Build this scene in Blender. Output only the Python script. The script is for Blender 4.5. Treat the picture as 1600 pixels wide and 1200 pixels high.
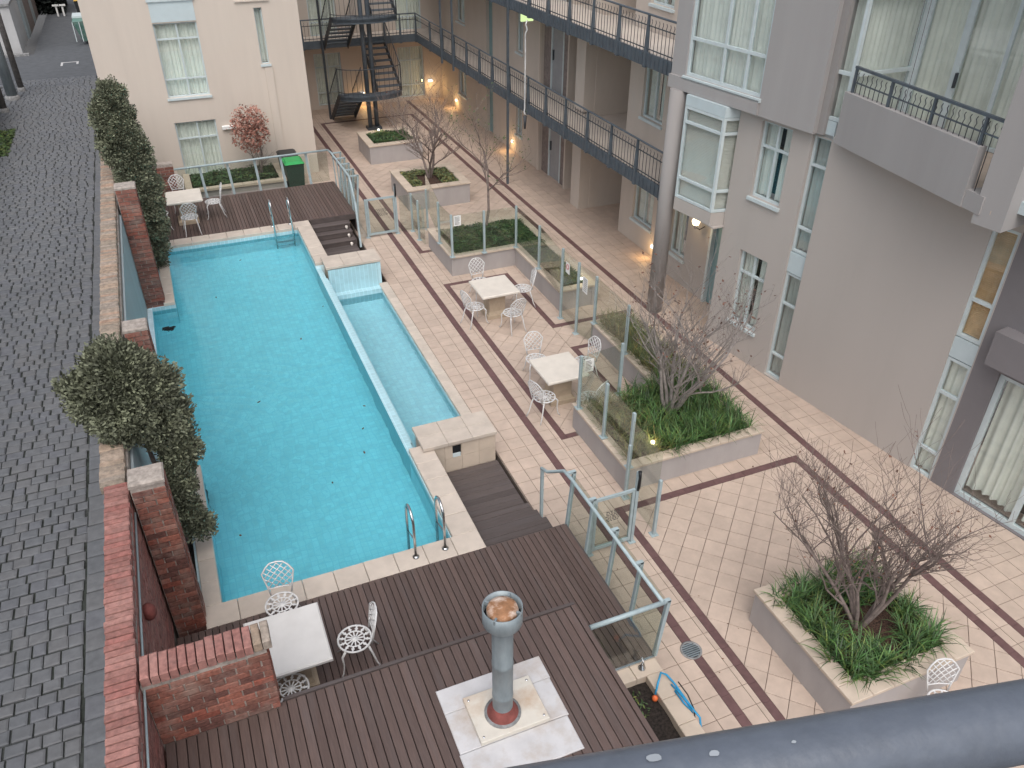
import bpy, math, random
from math import sin, cos, pi, radians, atan2, sqrt, hypot
from mathutils import Vector, Matrix, noise
random.seed(7)
for o in list(bpy.data.objects): bpy.data.objects.remove(o)
SC = bpy.context.scene
COL = SC.collection
# ------------------------------------------------------------------ camera
CAM_H = 9.5
_yaw, _pit, _rol, _f = 0.398236446, 0.588483591, 0.00519015577, 1275.355
fw = Vector((sin(_yaw)*cos(_pit), cos(_yaw)*cos(_pit), -sin(_pit)))
rt = Vector((cos(_yaw), -sin(_yaw), 0)); up = rt.cross(fw)
rt, up = cos(_rol)*rt+sin(_rol)*up, -sin(_rol)*rt+cos(_rol)*up
cd = bpy.data.cameras.new('camera'); cam = bpy.data.objects.new('camera', cd); COL.objects.link(cam)
cd.sensor_fit = 'HORIZONTAL'; cd.sensor_width = 36; cd.lens = 36*_f/1600
cd.clip_start = 0.05; cd.clip_end = 2000
m = Matrix((rt, up, -fw)).transposed().to_4x4(); m.translation = Vector((0, 0, CAM_H)); cam.matrix_world = m
SC.camera = cam
# ------------------------------------------------------------------ overcast daylight
SUN_EL, SUN_AZ = radians(58), radians(200)
w = bpy.data.worlds.new('World'); SC.world = w; w.use_nodes = True
nt = w.node_tree; nt.nodes.clear()
sky = nt.nodes.new('ShaderNodeTexSky'); sky.sky_type = 'NISHITA'; sky.sun_disc = False
sky.sun_elevation = SUN_EL; sky.sun_rotation = SUN_AZ; sky.air_density = 1.0; sky.dust_density = 4.0; sky.ozone_density = 1.0
hs = nt.nodes.new('ShaderNodeHueSaturation'); hs.inputs['Saturation'].default_value = 0.42
bg = nt.nodes.new('ShaderNodeBackground'); bg.inputs['Strength'].default_value = 0.115
ow = nt.nodes.new('ShaderNodeOutputWorld')
nt.links.new(sky.outputs[0], hs.inputs['Color']); nt.links.new(hs.outputs[0], bg.inputs['Color']); nt.links.new(bg.outputs[0], ow.inputs[0])
sl = bpy.data.lights.new('sun', 'SUN'); sl.energy = 0.6; sl.angle = radians(60); sl.color = (1.0, 0.965, 0.93)
so = bpy.data.objects.new('sun', sl); COL.objects.link(so)
so.rotation_euler = Vector((cos(SUN_EL)*sin(SUN_AZ), cos(SUN_EL)*cos(SUN_AZ), sin(SUN_EL))).to_track_quat('Z', 'Y').to_euler()
so.location = (0, 0, 30)
SC.view_settings.view_transform = 'Standard'; SC.view_settings.look = 'None'; SC.view_settings.gamma = 1.0
SC.view_settings.exposure = 0.78
SC.render.engine = 'CYCLES'
SC.cycles.max_bounces = 10; SC.cycles.transparent_max_bounces = 24

# ------------------------------------------------------------------ helpers
WL = {}
def V(*a): return Vector(a)
class MB:
    def __init__(s): s.v = []; s.f = []; s.r = []; s.smooth = []
    def add(s, vs, fs, rnd=0.0, smooth=False):
        b = len(s.v); s.v.extend([tuple(p) for p in vs])
        for f in fs: s.f.append(tuple(b+i for i in f)); s.r.append(rnd); s.smooth.append(smooth)
        return s
    def box(s, x0, x1, y0, y1, z0, z1, rnd=0.0):
        return s.add([(x0,y0,z0),(x1,y0,z0),(x1,y1,z0),(x0,y1,z0),(x0,y0,z1),(x1,y0,z1),(x1,y1,z1),(x0,y1,z1)],
              [(3,2,1,0),(4,5,6,7),(0,1,5,4),(1,2,6,5),(2,3,7,6),(3,0,4,7)], rnd)
    def cbox(s, x0, x1, y0, y1, z0, z1, c=.006, rnd=0.0):       # box with chamfered top edges and corners
        vs = [(x0,y0,z0),(x1,y0,z0),(x1,y1,z0),(x0,y1,z0),(x0,y0,z1-c),(x1,y0,z1-c),(x1,y1,z1-c),(x0,y1,z1-c),
              (x0+c,y0+c,z1),(x1-c,y0+c,z1),(x1-c,y1-c,z1),(x0+c,y1-c,z1)]
        return s.add(vs, [(3,2,1,0),(0,1,5,4),(1,2,6,5),(2,3,7,6),(3,0,4,7),(4,5,9,8),(5,6,10,9),(6,7,11,10),(7,4,8,11),(8,9,10,11)], rnd)
    def prism(s, poly, z0, z1, rnd=0.0):                        # poly counter-clockwise
        n = len(poly)
        vs = [(p[0],p[1],z0) for p in poly]+[(p[0],p[1],z1) for p in poly]
        return s.add(vs, [tuple(range(n-1,-1,-1)), tuple(range(n,2*n))]+[(i,(i+1)%n,n+(i+1)%n,n+i) for i in range(n)], rnd)
    def hexa(s, P, rnd=0.0):                                     # 8 points like box order
        return s.add(P, [(3,2,1,0),(4,5,6,7),(0,1,5,4),(1,2,6,5),(2,3,7,6),(3,0,4,7)], rnd)
    def bar(s, a, b, w, h, upv=(0,0,1), rnd=0.0):                # rectangular bar a->b
        a = Vector(a); b = Vector(b); t = (b-a).normalized(); u = Vector(upv)
        if abs(t.dot(u)) > .98: u = Vector((0,1,0)) if abs(t.y) < .9 else Vector((1,0,0))
        sd = t.cross(u).normalized()*w/2; u = sd.cross(t).normalized()*h/2
        return s.hexa([a-sd-u, a+sd-u, b+sd-u, b-sd-u, a-sd+u, a+sd+u, b+sd+u, b-sd+u], rnd)
    def tube(s, pts, rad, n=8, cap=True, rnd=0.0, smooth=True):
        pts = [Vector(p) for p in pts]
        if not hasattr(rad, '__len__'): rad = [rad]*len(pts)
        b = len(s.v); prev = None
        for i, p in enumerate(pts):
            t = (pts[min(i+1,len(pts)-1)]-pts[max(i-1,0)]).normalized()
            if prev is None:
                a = Vector((0,0,1)) if abs(t.z) < .9 else Vector((1,0,0)); x = t.cross(a).normalized()
            else:
                x = (prev - t*prev.dot(t))
                x = x.normalized() if x.length > 1e-6 else t.orthogonal().normalized()
            prev = x; y = t.cross(x)
            for k in range(n):
                a = 2*pi*k/n; s.v.append(tuple(p+(x*cos(a)+y*sin(a))*rad[i]))
        for i in range(len(pts)-1):
            for k in range(n):
                s.f.append((b+i*n+k, b+i*n+(k+1)%n, b+(i+1)*n+(k+1)%n, b+(i+1)*n+k)); s.r.append(rnd); s.smooth.append(smooth)
        if cap:
            s.f.append(tuple(b+k for k in range(n-1,-1,-1))); s.r.append(rnd); s.smooth.append(False)
            e = b+(len(pts)-1)*n; s.f.append(tuple(e+k for k in range(n))); s.r.append(rnd); s.smooth.append(False)
        return s
    def lathe(s, c, prof, n=24, rnd=0.0):                        # prof [(r,z)], closed top/bottom when r=0
        b = len(s.v)
        for r, z in prof:
            for k in range(n): a = 2*pi*k/n; s.v.append((c[0]+r*cos(a), c[1]+r*sin(a), c[2]+z))
        for i in range(len(prof)-1):
            for k in range(n):
                s.f.append((b+i*n+k, b+i*n+(k+1)%n, b+(i+1)*n+(k+1)%n, b+(i+1)*n+k)); s.r.append(rnd); s.smooth.append(True)
        return s
    def mesh(s, name, mat, off=(0,0,0)):
        me = bpy.data.meshes.new(name)
        ox, oy, oz = off
        me.from_pydata([(p[0]-ox, p[1]-oy, p[2]-oz) for p in s.v], [], s.f)
        at = me.attributes.new('rnd', 'FLOAT', 'FACE'); at.data.foreach_set('value', s.r)
        me.polygons.foreach_set('use_smooth', s.smooth)
        me.materials.append(mat); me.update()
        return me
    def build(s, name, mat, parent=None):
        off = WL.get(parent, (0,0,0)) if parent else (0,0,0)
        return link(name, s.mesh(name, mat, off), parent, off)
def link(name, me, parent=None, at=None):
    o = bpy.data.objects.new(name, me); COL.objects.link(o)
    if parent: o.parent = parent
    WL[o] = tuple(at) if at is not None else (0,0,0)
    return o
def tag(o, label=None, cat=None, group=None, kind=None):
    if label: o['label'] = label
    if cat: o['category'] = cat
    if group: o['group'] = group
    if kind: o['kind'] = kind
    return o
def thing(name, label, cat, loc=(0,0,0), group=None):
    o = bpy.data.objects.new(name, None); COL.objects.link(o); o.location = loc; o.empty_display_size = .2
    WL[o] = tuple(loc); return tag(o, label, cat, group)
def piece(name, me, parent, loc, rz=0.0, sc=None, rot=None):      # shared-mesh child at a world location
    o = bpy.data.objects.new(name, me); COL.objects.link(o); o.parent = parent
    q = WL[parent]; o.location = (loc[0]-q[0], loc[1]-q[1], loc[2]-q[2])
    o.rotation_euler = rot if rot else (0,0,rz)
    if sc: o.scale = sc
    return o
def copy_tree(o, parent=None):
    c = o.copy(); COL.objects.link(c); c.parent = parent
    for ch in list(o.children): copy_tree(ch, c)
    return c
def jit(a): return random.uniform(-a, a)

# ------------------------------------------------------------------ materials
def mat(name, col, rough=.8, var=.12, scale=6.0, bump=.0, bscale=60., metal=0., spec=.4, obj=0.0, col2=None, dirt=0.0, dirtcol=(.12,.11,.10), dscale=1.2, streak=(1,1,1), coat=0.0):
    m = bpy.data.materials.new(name); m.use_nodes = True; t = m.node_tree; N = t.nodes; L = t.links; N.clear()
    out = N.new('ShaderNodeOutputMaterial'); p = N.new('ShaderNodeBsdfPrincipled'); L.new(p.outputs[0], out.inputs[0])
    p.inputs['Roughness'].default_value = rough; p.inputs['Metallic'].default_value = metal; p.inputs['Specular IOR Level'].default_value = spec
    geo = N.new('ShaderNodeNewGeometry')
    mp = N.new('ShaderNodeMapping'); mp.inputs['Scale'].default_value = streak; L.new(geo.outputs['Position'], mp.inputs[0])
    nz = N.new('ShaderNodeTexNoise'); nz.inputs['Scale'].default_value = scale; nz.inputs['Detail'].default_value = 6; nz.inputs['Roughness'].default_value = .6
    L.new(mp.outputs[0], nz.inputs['Vector'])
    c2 = col2 if col2 else tuple(max(0, c*(1-var*2.2)) for c in col)
    c1 = tuple(min(1, c*(1+var)) for c in col)
    rmp = N.new('ShaderNodeValToRGB'); rmp.color_ramp.elements[0].position = .3; rmp.color_ramp.elements[1].position = .72
    rmp.color_ramp.elements[0].color = (*c2, 1); rmp.color_ramp.elements[1].color = (*c1, 1)
    L.new(nz.outputs[0], rmp.inputs[0]); last = rmp.outputs[0]
    if obj:
        oi = N.new('ShaderNodeObjectInfo'); at = N.new('ShaderNodeAttribute'); at.attribute_name = 'rnd'
        ad = N.new('ShaderNodeMath'); ad.operation = 'ADD'; L.new(oi.outputs['Random'], ad.inputs[0]); L.new(at.outputs['Fac'], ad.inputs[1])
        fr = N.new('ShaderNodeMath'); fr.operation = 'FRACT'; L.new(ad.outputs[0], fr.inputs[0])
        mr = N.new('ShaderNodeMapRange'); mr.inputs['To Min'].default_value = 1-obj; mr.inputs['To Max'].default_value = 1+obj; L.new(fr.outputs[0], mr.inputs[0])
        hv = N.new('ShaderNodeHueSaturation'); L.new(mr.outputs[0], hv.inputs['Value']); L.new(last, hv.inputs['Color']); last = hv.outputs[0]
        m['frac'] = 1; m_fr = fr
    if dirt:
        n2 = N.new('ShaderNodeTexNoise'); n2.inputs['Scale'].default_value = dscale; n2.inputs['Detail'].default_value = 8; n2.inputs['Roughness'].default_value = .65
        L.new(mp.outputs[0], n2.inputs['Vector'])
        r2 = N.new('ShaderNodeValToRGB'); r2.color_ramp.elements[0].position = .48; r2.color_ramp.elements[1].position = .75
        r2.color_ramp.elements[0].color = (0,0,0,1); r2.color_ramp.elements[1].color = (dirt,dirt,dirt,1); L.new(n2.outputs[0], r2.inputs[0])
        mx = N.new('ShaderNodeMixRGB'); mx.inputs[2].default_value = (*dirtcol, 1); L.new(r2.outputs[0], mx.inputs[0]); L.new(last, mx.inputs[1]); last = mx.outputs[0]
    L.new(last, p.inputs['Base Color'])
    if bump:
        nb = N.new('ShaderNodeTexNoise'); nb.inputs['Scale'].default_value = bscale; nb.inputs['Detail'].default_value = 4
        L.new(mp.outputs[0], nb.inputs['Vector'])
        bp = N.new('ShaderNodeBump'); bp.inputs['Strength'].default_value = bump; bp.inputs['Distance'].default_value = .01
        L.new(nb.outputs[0], bp.inputs['Height']); L.new(bp.outputs[0], p.inputs['Normal'])
    return m
def ramp_by_piece(m, cols):
    """pick the piece's own colour from a list (one brick, one sett ... each its own)"""
    t = m.node_tree; N = t.nodes; L = t.links
    hv = [n for n in N if n.type == 'HUE_SAT'][0]; fr = [n for n in N if n.type == 'MATH' and n.operation == 'FRACT'][0]
    cr = N.new('ShaderNodeValToRGB'); cr.color_ramp.interpolation = 'CONSTANT'
    e = cr.color_ramp.elements
    while len(e) < len(cols): e.new(.5)
    for i, c in enumerate(cols): e[i].position = i/len(cols); e[i].color = (*c, 1)
    wn = N.new('ShaderNodeTexWhiteNoise'); wn.noise_dimensions = '1D'; L.new(fr.outputs[0], wn.inputs['W']); L.new(wn.outputs['Value'], cr.inputs[0])
    mx = N.new('ShaderNodeMixRGB'); mx.blend_type = 'MULTIPLY'; mx.inputs[0].default_value = 1
    src = hv.inputs['Color'].links[0].from_socket
    L.new(src, mx.inputs[1]); L.new(cr.outputs[0], mx.inputs[2]); L.new(mx.outputs[0], hv.inputs['Color'])
    return m
def glass(name, tint, rough=.0, refl=1.0, ior=1.5, bump=0.0, bscale=4., rip=None, refr=False, rings=None):
    m = bpy.data.materials.new(name); m.use_nodes = True; t = m.node_tree; N = t.nodes; L = t.links; N.clear()
    out = N.new('ShaderNodeOutputMaterial'); tr = N.new('ShaderNodeBsdfRefraction' if refr else 'ShaderNodeBsdfTransparent'); tr.inputs[0].default_value = (*tint, 1)
    if refr: tr.inputs['IOR'].default_value = ior; tr.inputs['Roughness'].default_value = 0.0
    gl = N.new('ShaderNodeBsdfGlossy'); gl.inputs['Roughness'].default_value = rough; gl.inputs[0].default_value = (refl,refl,refl,1)
    fr = N.new('ShaderNodeLayerWeight'); fr.inputs[0].default_value = .5; mx = N.new('ShaderNodeMixShader')
    pw = N.new('ShaderNodeMath'); pw.operation = 'POWER'; pw.inputs[1].default_value = 5; L.new(fr.outputs['Facing'], pw.inputs[0])
    f0 = ((ior-1)/(ior+1))**2; ma = N.new('ShaderNodeMath'); ma.operation = 'MULTIPLY_ADD'; ma.inputs[1].default_value = 1-f0; ma.inputs[2].default_value = f0; L.new(pw.outputs[0], ma.inputs[0])
    L.new(ma.outputs[0], mx.inputs[0]); L.new(tr.outputs[0], mx.inputs[1]); L.new(gl.outputs[0], mx.inputs[2]); L.new(mx.outputs[0], out.inputs[0])
    if bump:
        geo = N.new('ShaderNodeNewGeometry'); mp = N.new('ShaderNodeMapping'); mp.inputs['Scale'].default_value = rip or (1,1,1); L.new(geo.outputs['Position'], mp.inputs[0])
        nb = N.new('ShaderNodeTexNoise'); nb.inputs['Scale'].default_value = bscale; nb.inputs['Detail'].default_value = 1.5; nb.inputs['Distortion'].default_value = 1.2
        L.new(mp.outputs[0], nb.inputs['Vector'])
        bp = N.new('ShaderNodeBump'); bp.inputs['Strength'].default_value = bump; bp.inputs['Distance'].default_value = .05
        hgt = nb.outputs[0]
        if rings:
            m2 = N.new('ShaderNodeMapping'); m2.inputs['Location'].default_value = (-rings[0],-rings[1],0); L.new(geo.outputs['Position'], m2.inputs[0])
            wv = N.new('ShaderNodeTexWave'); wv.wave_type = 'RINGS'; wv.rings_direction = 'Z'; wv.inputs['Scale'].default_value = 1.5; wv.inputs['Distortion'].default_value = 5; wv.inputs['Detail'].default_value = 2; wv.inputs['Detail Scale'].default_value = .8
            L.new(m2.outputs[0], wv.inputs['Vector'])
            ln = N.new('ShaderNodeVectorMath'); ln.operation = 'LENGTH'; L.new(m2.outputs[0], ln.inputs[0])
            fo = N.new('ShaderNodeMapRange'); fo.inputs['From Min'].default_value = .2; fo.inputs['From Max'].default_value = 4.5; fo.inputs['To Min'].default_value = .55; fo.inputs['To Max'].default_value = 0.0; L.new(ln.outputs['Value'], fo.inputs[0])
            ml = N.new('ShaderNodeMath'); ml.operation = 'MULTIPLY_ADD'; L.new(wv.outputs['Fac'], ml.inputs[0]); L.new(fo.outputs[0], ml.inputs[1]); L.new(nb.outputs[0], ml.inputs[2]); hgt = ml.outputs[0]
        L.new(hgt, bp.inputs['Height']); L.new(bp.outputs[0], gl.inputs['Normal']); L.new(bp.outputs[0], fr.inputs['Normal'])
        if refr: L.new(bp.outputs[0], tr.inputs['Normal'])
    return m
def emit(name, col, s):
    m = bpy.data.materials.new(name); m.use_nodes = True; t = m.node_tree; t.nodes.clear()
    o = t.nodes.new('ShaderNodeOutputMaterial'); e = t.nodes.new('ShaderNodeEmission'); e.inputs[0].default_value = (*col,1); e.inputs[1].default_value = s
    t.links.new(e.outputs[0], o.inputs[0]); return m
M = {}
M['ground'] = mat('ground', (.10,.10,.10), .95)
M['tile'] = mat('paving_tile', (.53,.420,.345), .55, .06, 5, .06, 120, obj=.06, dirt=.40, dirtcol=(.36,.285,.235), dscale=.8)
M['grout'] = mat('paving_joint', (.21,.165,.14), .95, .2, 30)
M['stripe'] = mat('brown_band_tile', (.145,.080,.078), .6, .10, 9, obj=.08)
M['coping'] = mat('coping_slab', (.56,.465,.375), .6, .07, 4, .05, 90, obj=.05, dirt=.22, dirtcol=(.36,.29,.23), dscale=2)
M['coping_pool'] = mat('pool_coping', (.56,.485,.415), .6, .06, 4, .05, 90, obj=.05, dirt=.30, dirtcol=(.34,.29,.25), dscale=1.2)
M['render_planter'] = mat('planter_render', (.40,.37,.36), .9, .05, 2.5, .06, 80, dirt=.22, dirtcol=(.28,.23,.2), dscale=1.6, streak=(1,1,.35))
M['render_left'] = mat('cream_render', (.605,.53,.46), .9, .03, 1.1, .04, 60, dirt=.20, dirtcol=(.47,.41,.36), dscale=.7, streak=(1.6,1.6,.2))
M['render_right'] = mat('pinkish_render', (.46,.42,.388), .9, .03, .8, .04, 60, dirt=.22, dirtcol=(.37,.335,.315), dscale=.8, streak=(1.6,1.6,.22))
M['render_far'] = mat('tan_render', (.54,.475,.415), .9, .05, 1.0, .04, 60, dirt=.14, dirtcol=(.36,.30,.26), dscale=.8, streak=(1,1,.3))
M['render_grey'] = mat('grey_render', (.365,.348,.34), .9, .03, .9, .04, 60, dirt=.22, dirtcol=(.28,.265,.26), dscale=.8, streak=(1.6,1.6,.2))
M['render_dark_shade'] = mat('dark_grey_shade_render', (.20,.185,.19), .9, .05, .9, .04, 60)  # dark grey; on the pier it holds the overhanging slab's shade
M['render_col'] = mat('column_render', (.30,.282,.272), .9, .04, .9, .04, 60, dirt=.2, dirtcol=(.24,.22,.21), dscale=.8, streak=(1.6,1.6,.2))
M['panel_grey'] = mat('blue_grey_paint', (.36,.415,.43), .8, .05, 2, dirt=.25, dirtcol=(.27,.29,.30), dscale=1.2, streak=(1,1,.25))
M['frame'] = mat('pale_blue_frame', (.56,.63,.64), .45, .04, 5)
M['spandrel'] = mat('pale_spandrel', (.52,.60,.62), .5, .03, 3)
M['steel'] = mat('blue_grey_steel', (.085,.105,.125), .5, .12, 5, spec=.5)
M['steel_dk'] = mat('charcoal_steel', (.055,.064,.075), .55, .15, 5)
M['post'] = mat('fence_post_paint', (.36,.44,.46), .42, .07, 8, spec=.5)
M['curtain'] = mat('sheer_curtain', (.74,.75,.69), .95, .05, 3)
M['curtain_g'] = mat('grey_sheer', (.50,.51,.475), .95, .05, 3)
M['curtain_c'] = mat('cream_curtain', (.80,.80,.72), .95, .05, 3)
M['blind'] = mat('slat_blind', (.78,.76,.69), .8, .03, 3)
M['wood_blind'] = mat('timber_blind', (.62,.45,.27), .7, .1, 5)
M['room'] = mat('dim_room', (.05,.05,.05), .95)  # near-black backing colour stands for the darkness of unlit rooms
M['door_teal'] = mat('teal_door', (.22,.34,.36), .5, .05, 4)
M['door_grey'] = mat('grey_door', (.31,.315,.325), .6, .05, 4)
M['stone_jamb'] = mat('brown_stone', (.24,.20,.185), .8, .15, 8)
M['board'] = mat('merbau_board', (.112,.076,.066), .60, .10, 7, .10, 160, obj=.17, streak=(10,.8,1), dirt=.4, dirtcol=(.12,.105,.105), dscale=1.0)
M['board_x'] = mat('merbau_board_cross', (.098,.078,.073), .60, .10, 7, .10, 160, obj=.16, streak=(.8,10,1), dirt=.4, dirtcol=(.115,.105,.11), dscale=1.0)
M['joist'] = mat('dark_joist', (.012,.010,.010), .95)
M['mortar'] = mat('old_mortar', (.40,.35,.31), .95, .2, 14, .3, 60, dirt=.5, dirtcol=(.16,.13,.12), dscale=5)
BR = [(.85,.95,.95),(1,1,1),(1.15,1.1,1.05),(.7,.8,.85),(1.05,.85,.8),(.55,.62,.68),(.95,1.05,1.1),(1.25,1.3,1.3)]
M['brick'] = ramp_by_piece(mat('red_brick', (.255,.100,.074), .9, .2, 26, .35, 70, obj=.12, dirt=.75, dirtcol=(.33,.25,.21), dscale=3.2), BR)
M['brick_pink'] = ramp_by_piece(mat('pink_cap_brick', (.34,.158,.135), .9, .18, 18, .3, 60, obj=.10, dirt=.4, dirtcol=(.24,.16,.145), dscale=4), [(.9,.95,.95),(1,1,1),(1.05,1.1,1.1),(1.0,.9,.9),(.85,.85,.85),(1.08,1.2,1.2)])
M['brick_old'] = ramp_by_piece(mat('weathered_cap', (.36,.285,.225), .95, .2, 16, .5, 50, obj=.12, dirt=.7, dirtcol=(.19,.17,.14), dscale=5), [(1,.95,.9),(.9,.95,1),(1.1,.95,.88),(.82,.85,.85),(1,1,1)])
M['sett'] = ramp_by_piece(mat('bluestone_sett', (.142,.149,.160), .75, .10, 7, .25, 40, obj=.04, dirt=.45, dirtcol=(.090,.095,.102), dscale=.45), [(1,1,1),(.94,.95,.96),(1.04,1.03,1.02),(.97,.97,1),(1.02,1.0,.98)])
M['sett_joint'] = mat('sett_joint', (.036,.042,.036), .95, .3, 10, dirt=.6, dirtcol=(.085,.09,.095), dscale=.9)
M['asphalt'] = mat('asphalt', (.105,.112,.122), .9, .1, 3, .2, 120)
M['pooltile_bright'] = mat('pool_mosaic_brightened', (.74,.91,.99), .35, .05, 6)  # pool mosaic with its colour brightened to make up for light lost underwater
M['pooltile_plain'] = mat('pool_mosaic_plain', (.40,.62,.68), .35, .05, 6)  # the same mosaic without that brightening, not a separate tile
M['water'] = glass('pool_water', (.53,.945,1.0), .01, 1.0, 1.33, .36, 1.25, (.6,1.9,1), True, (-.9,12.6))
M['water_spa'] = glass('spa_water', (.74,.97,1.0), .01, 1.0, 1.33, .32, 3.5, (1.3,1,1), True)
M['fglass'] = glass('fence_glass', (.885,.915,.89), .0, 1.0, 1.5)
M['wglass'] = glass('window_glass', (.95,.97,.97), .0, 1.0, 1.5)
M['chrome'] = mat('stainless_steel', (.62,.63,.64), .18, .03, 5, metal=1.)
M['white'] = mat('white_cast_metal', (.66,.655,.65), .45, .04, 9)
M['stone_top'] = mat('cream_table_stone', (.68,.625,.555), .5, .04, 5, dirt=.2, dirtcol=(.52,.46,.39), dscale=3)
M['stone_top_g'] = mat('white_table_stone', (.64,.625,.605), .5, .03, 5, dirt=.15, dirtcol=(.52,.49,.46), dscale=3)
M['stone_ped'] = mat('tan_pedestal', (.46,.37,.275), .8, .08, 6)
M['flue'] = mat('galvanised_flue', (.27,.315,.335), .45, .14, 7, metal=.35, dirt=.35, dirtcol=(.40,.42,.42), dscale=6, streak=(1,1,.3))
M['rust'] = mat('rusty_cap', (.34,.17,.085), .75, .2, 14, dirt=.95, dirtcol=(.68,.62,.56), dscale=7)
M['redpaint'] = mat('red_sealant', (.22,.065,.055), .8, .2, 9)
M['pad'] = mat('white_membrane', (.55,.54,.545), .7, .06, 4, .1, 30, dirt=.75, dirtcol=(.38,.30,.23), dscale=3.0)
M['plate'] = mat('cream_plate', (.62,.58,.51), .6, .06, 4, dirt=.75, dirtcol=(.40,.22,.10), dscale=1.9)
M['lead'] = mat('lead_flashing', (.28,.28,.28), .7, .2, 12)
M['soil'] = mat('dark_soil', (.030,.022,.018), .95, .4, 30, .8, 40)
M['mulch'] = mat('brown_mulch', (.085,.048,.034), .95, .4, 40, .8, 50)
M['strap'] = mat('strap_leaf', (.085,.165,.058), .5, .25, 3, obj=.6)
M['strap_dry'] = mat('pale_strap_leaf', (.15,.18,.085), .6, .25, 3, obj=.4)
M['cover'] = mat('ground_cover', (.060,.115,.048), .6, .3, 5, obj=.45)
M['conifer'] = mat('olive_foliage', (.160,.172,.112), .7, .25, 4, obj=.5)
M['redleaf'] = mat('russet_leaf', (.42,.205,.155), .7, .2, 6, obj=.35)
M['dryleaf'] = mat('dry_leaf', (.16,.075,.050), .8, .3, 6, obj=.4)
M['greenleaf'] = mat('small_green_leaf', (.085,.14,.05), .6, .3, 5, obj=.4)
M['bark'] = mat('grey_bark', (.235,.185,.165), .9, .2, 12, .4, 40)
M['bark_pale'] = mat('pale_bark', (.30,.265,.245), .9, .2, 12, .4, 40)
M['bin_green'] = mat('dark_green_plastic', (.035,.075,.055), .5, .1, 6)
M['lid_green'] = mat('bright_green_lid', (.035,.42,.12), .45, .06, 6)
M['lid_black'] = mat('black_lid', (.03,.033,.035), .5)
M['lid_yellow'] = mat('yellow_lid', (.60,.36,.06), .5)
M['dumpster'] = mat('green_dumpster', (.12,.25,.21), .6, .15, 5, dirt=.5, dirtcol=(.35,.37,.33), dscale=3)
M['hose'] = mat('blue_hose', (.03,.30,.55), .4)
M['orange'] = mat('orange_fitting', (.75,.16,.05), .5)
M['black'] = mat('black_plastic', (.012,.013,.015), .4)
M['sign'] = mat('white_notice', (.78,.78,.76), .5, .02)
M['ink'] = mat('dark_print', (.07,.065,.06), .6)
M['ink_red'] = mat('red_print', (.5,.05,.04), .6)
M['balrail'] = mat('balcony_rail_paint', (.115,.132,.162), .30, .06, 60, .06, 220, dirt=.30, dirtcol=(.16,.175,.20), dscale=110)
M['bal_chip'] = mat('bare_chip', (.36,.39,.42), .6)
M['lamp_warm'] = emit('lit_warm_lamp', (1,.80,.48), 3.0)
M['lamp_white'] = emit('lit_white_lamp', (1,.95,.85), 2.0)
M['lit_room'] = emit('lit_room', (1,.66,.34), .55)
M['exit'] = emit('lit_exit_sign', (.75,.95,.45), .6)
M['white_pipe'] = mat('white_pipe', (.72,.72,.71), .4)
M['wood_pole'] = mat('timber_pole', (.15,.14,.135), .9, .2, 8)
M['garage'] = mat('pale_garage_wall', (.50,.50,.50), .9, .06, 1)
M['hedge'] = mat('dark_hedge', (.022,.030,.026), .8, .3, 5, obj=.4)
M['light_body'] = mat('step_light_body', (.72,.66,.60), .5)
# mosaic lines in the pool lining
LEAF = [(1,1,1),(.8,.85,.8),(1.25,1.1,.8),(.95,1.12,.9),(.7,.75,.75),(1.1,1.05,.9),(1.7,1.15,.85)]
for k in ('strap','strap_dry','cover','greenleaf'): ramp_by_piece(M[k], LEAF)
def mosaic(m):
    t = m.node_tree; N = t.nodes; L = t.links; p = [n for n in N if n.type == 'BSDF_PRINCIPLED'][0]
    src = p.inputs['Base Color'].links[0].from_socket
    geo = N.new('ShaderNodeNewGeometry'); sp = N.new('ShaderNodeSeparateXYZ'); L.new(geo.outputs['Position'], sp.inputs[0])
    outs = []
    for ax in 'XYZ':
        d = N.new('ShaderNodeMath'); d.operation = 'DIVIDE'; d.inputs[1].default_value = .105; L.new(sp.outputs[ax], d.inputs[0])
        f = N.new('ShaderNodeMath'); f.operation = 'FRACT'; L.new(d.outputs[0], f.inputs[0])
        g = N.new('ShaderNodeMath'); g.operation = 'LESS_THAN'; g.inputs[1].default_value = .14; L.new(f.outputs[0], g.inputs[0]); outs.append(g.outputs[0])
    a = N.new('ShaderNodeMath'); a.operation = 'MAXIMUM'; L.new(outs[0], a.inputs[0]); L.new(outs[1], a.inputs[1])
    mx = N.new('ShaderNodeMixRGB'); mx.inputs[2].default_value = (.55,.78,.87,1); 
    k = N.new('ShaderNodeMath'); k.operation = 'MULTIPLY'; k.inputs[1].default_value = .55; L.new(a.outputs[0], k.inputs[0])
    sn = N.new('ShaderNodeVectorMath'); sn.operation = 'SNAP'; sn.inputs[1].default_value = (.105,.105,.105); L.new(geo.outputs['Position'], sn.inputs[0])
    wn = N.new('ShaderNodeTexWhiteNoise'); L.new(sn.outputs[0], wn.inputs['Vector'])
    mr = N.new('ShaderNodeMapRange'); mr.inputs['To Min'].default_value = .95; mr.inputs['To Max'].default_value = 1.03; L.new(wn.outputs['Value'], mr.inputs[0])
    hv = N.new('ShaderNodeHueSaturation'); L.new(mr.outputs[0], hv.inputs['Value']); L.new(src, hv.inputs['Color'])
    L.new(k.outputs[0], mx.inputs[0]); L.new(hv.outputs[0], mx.inputs[1]); L.new(mx.outputs[0], p.inputs['Base Color'])
mosaic(M['pooltile_bright']); mosaic(M['pooltile_plain'])
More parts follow.
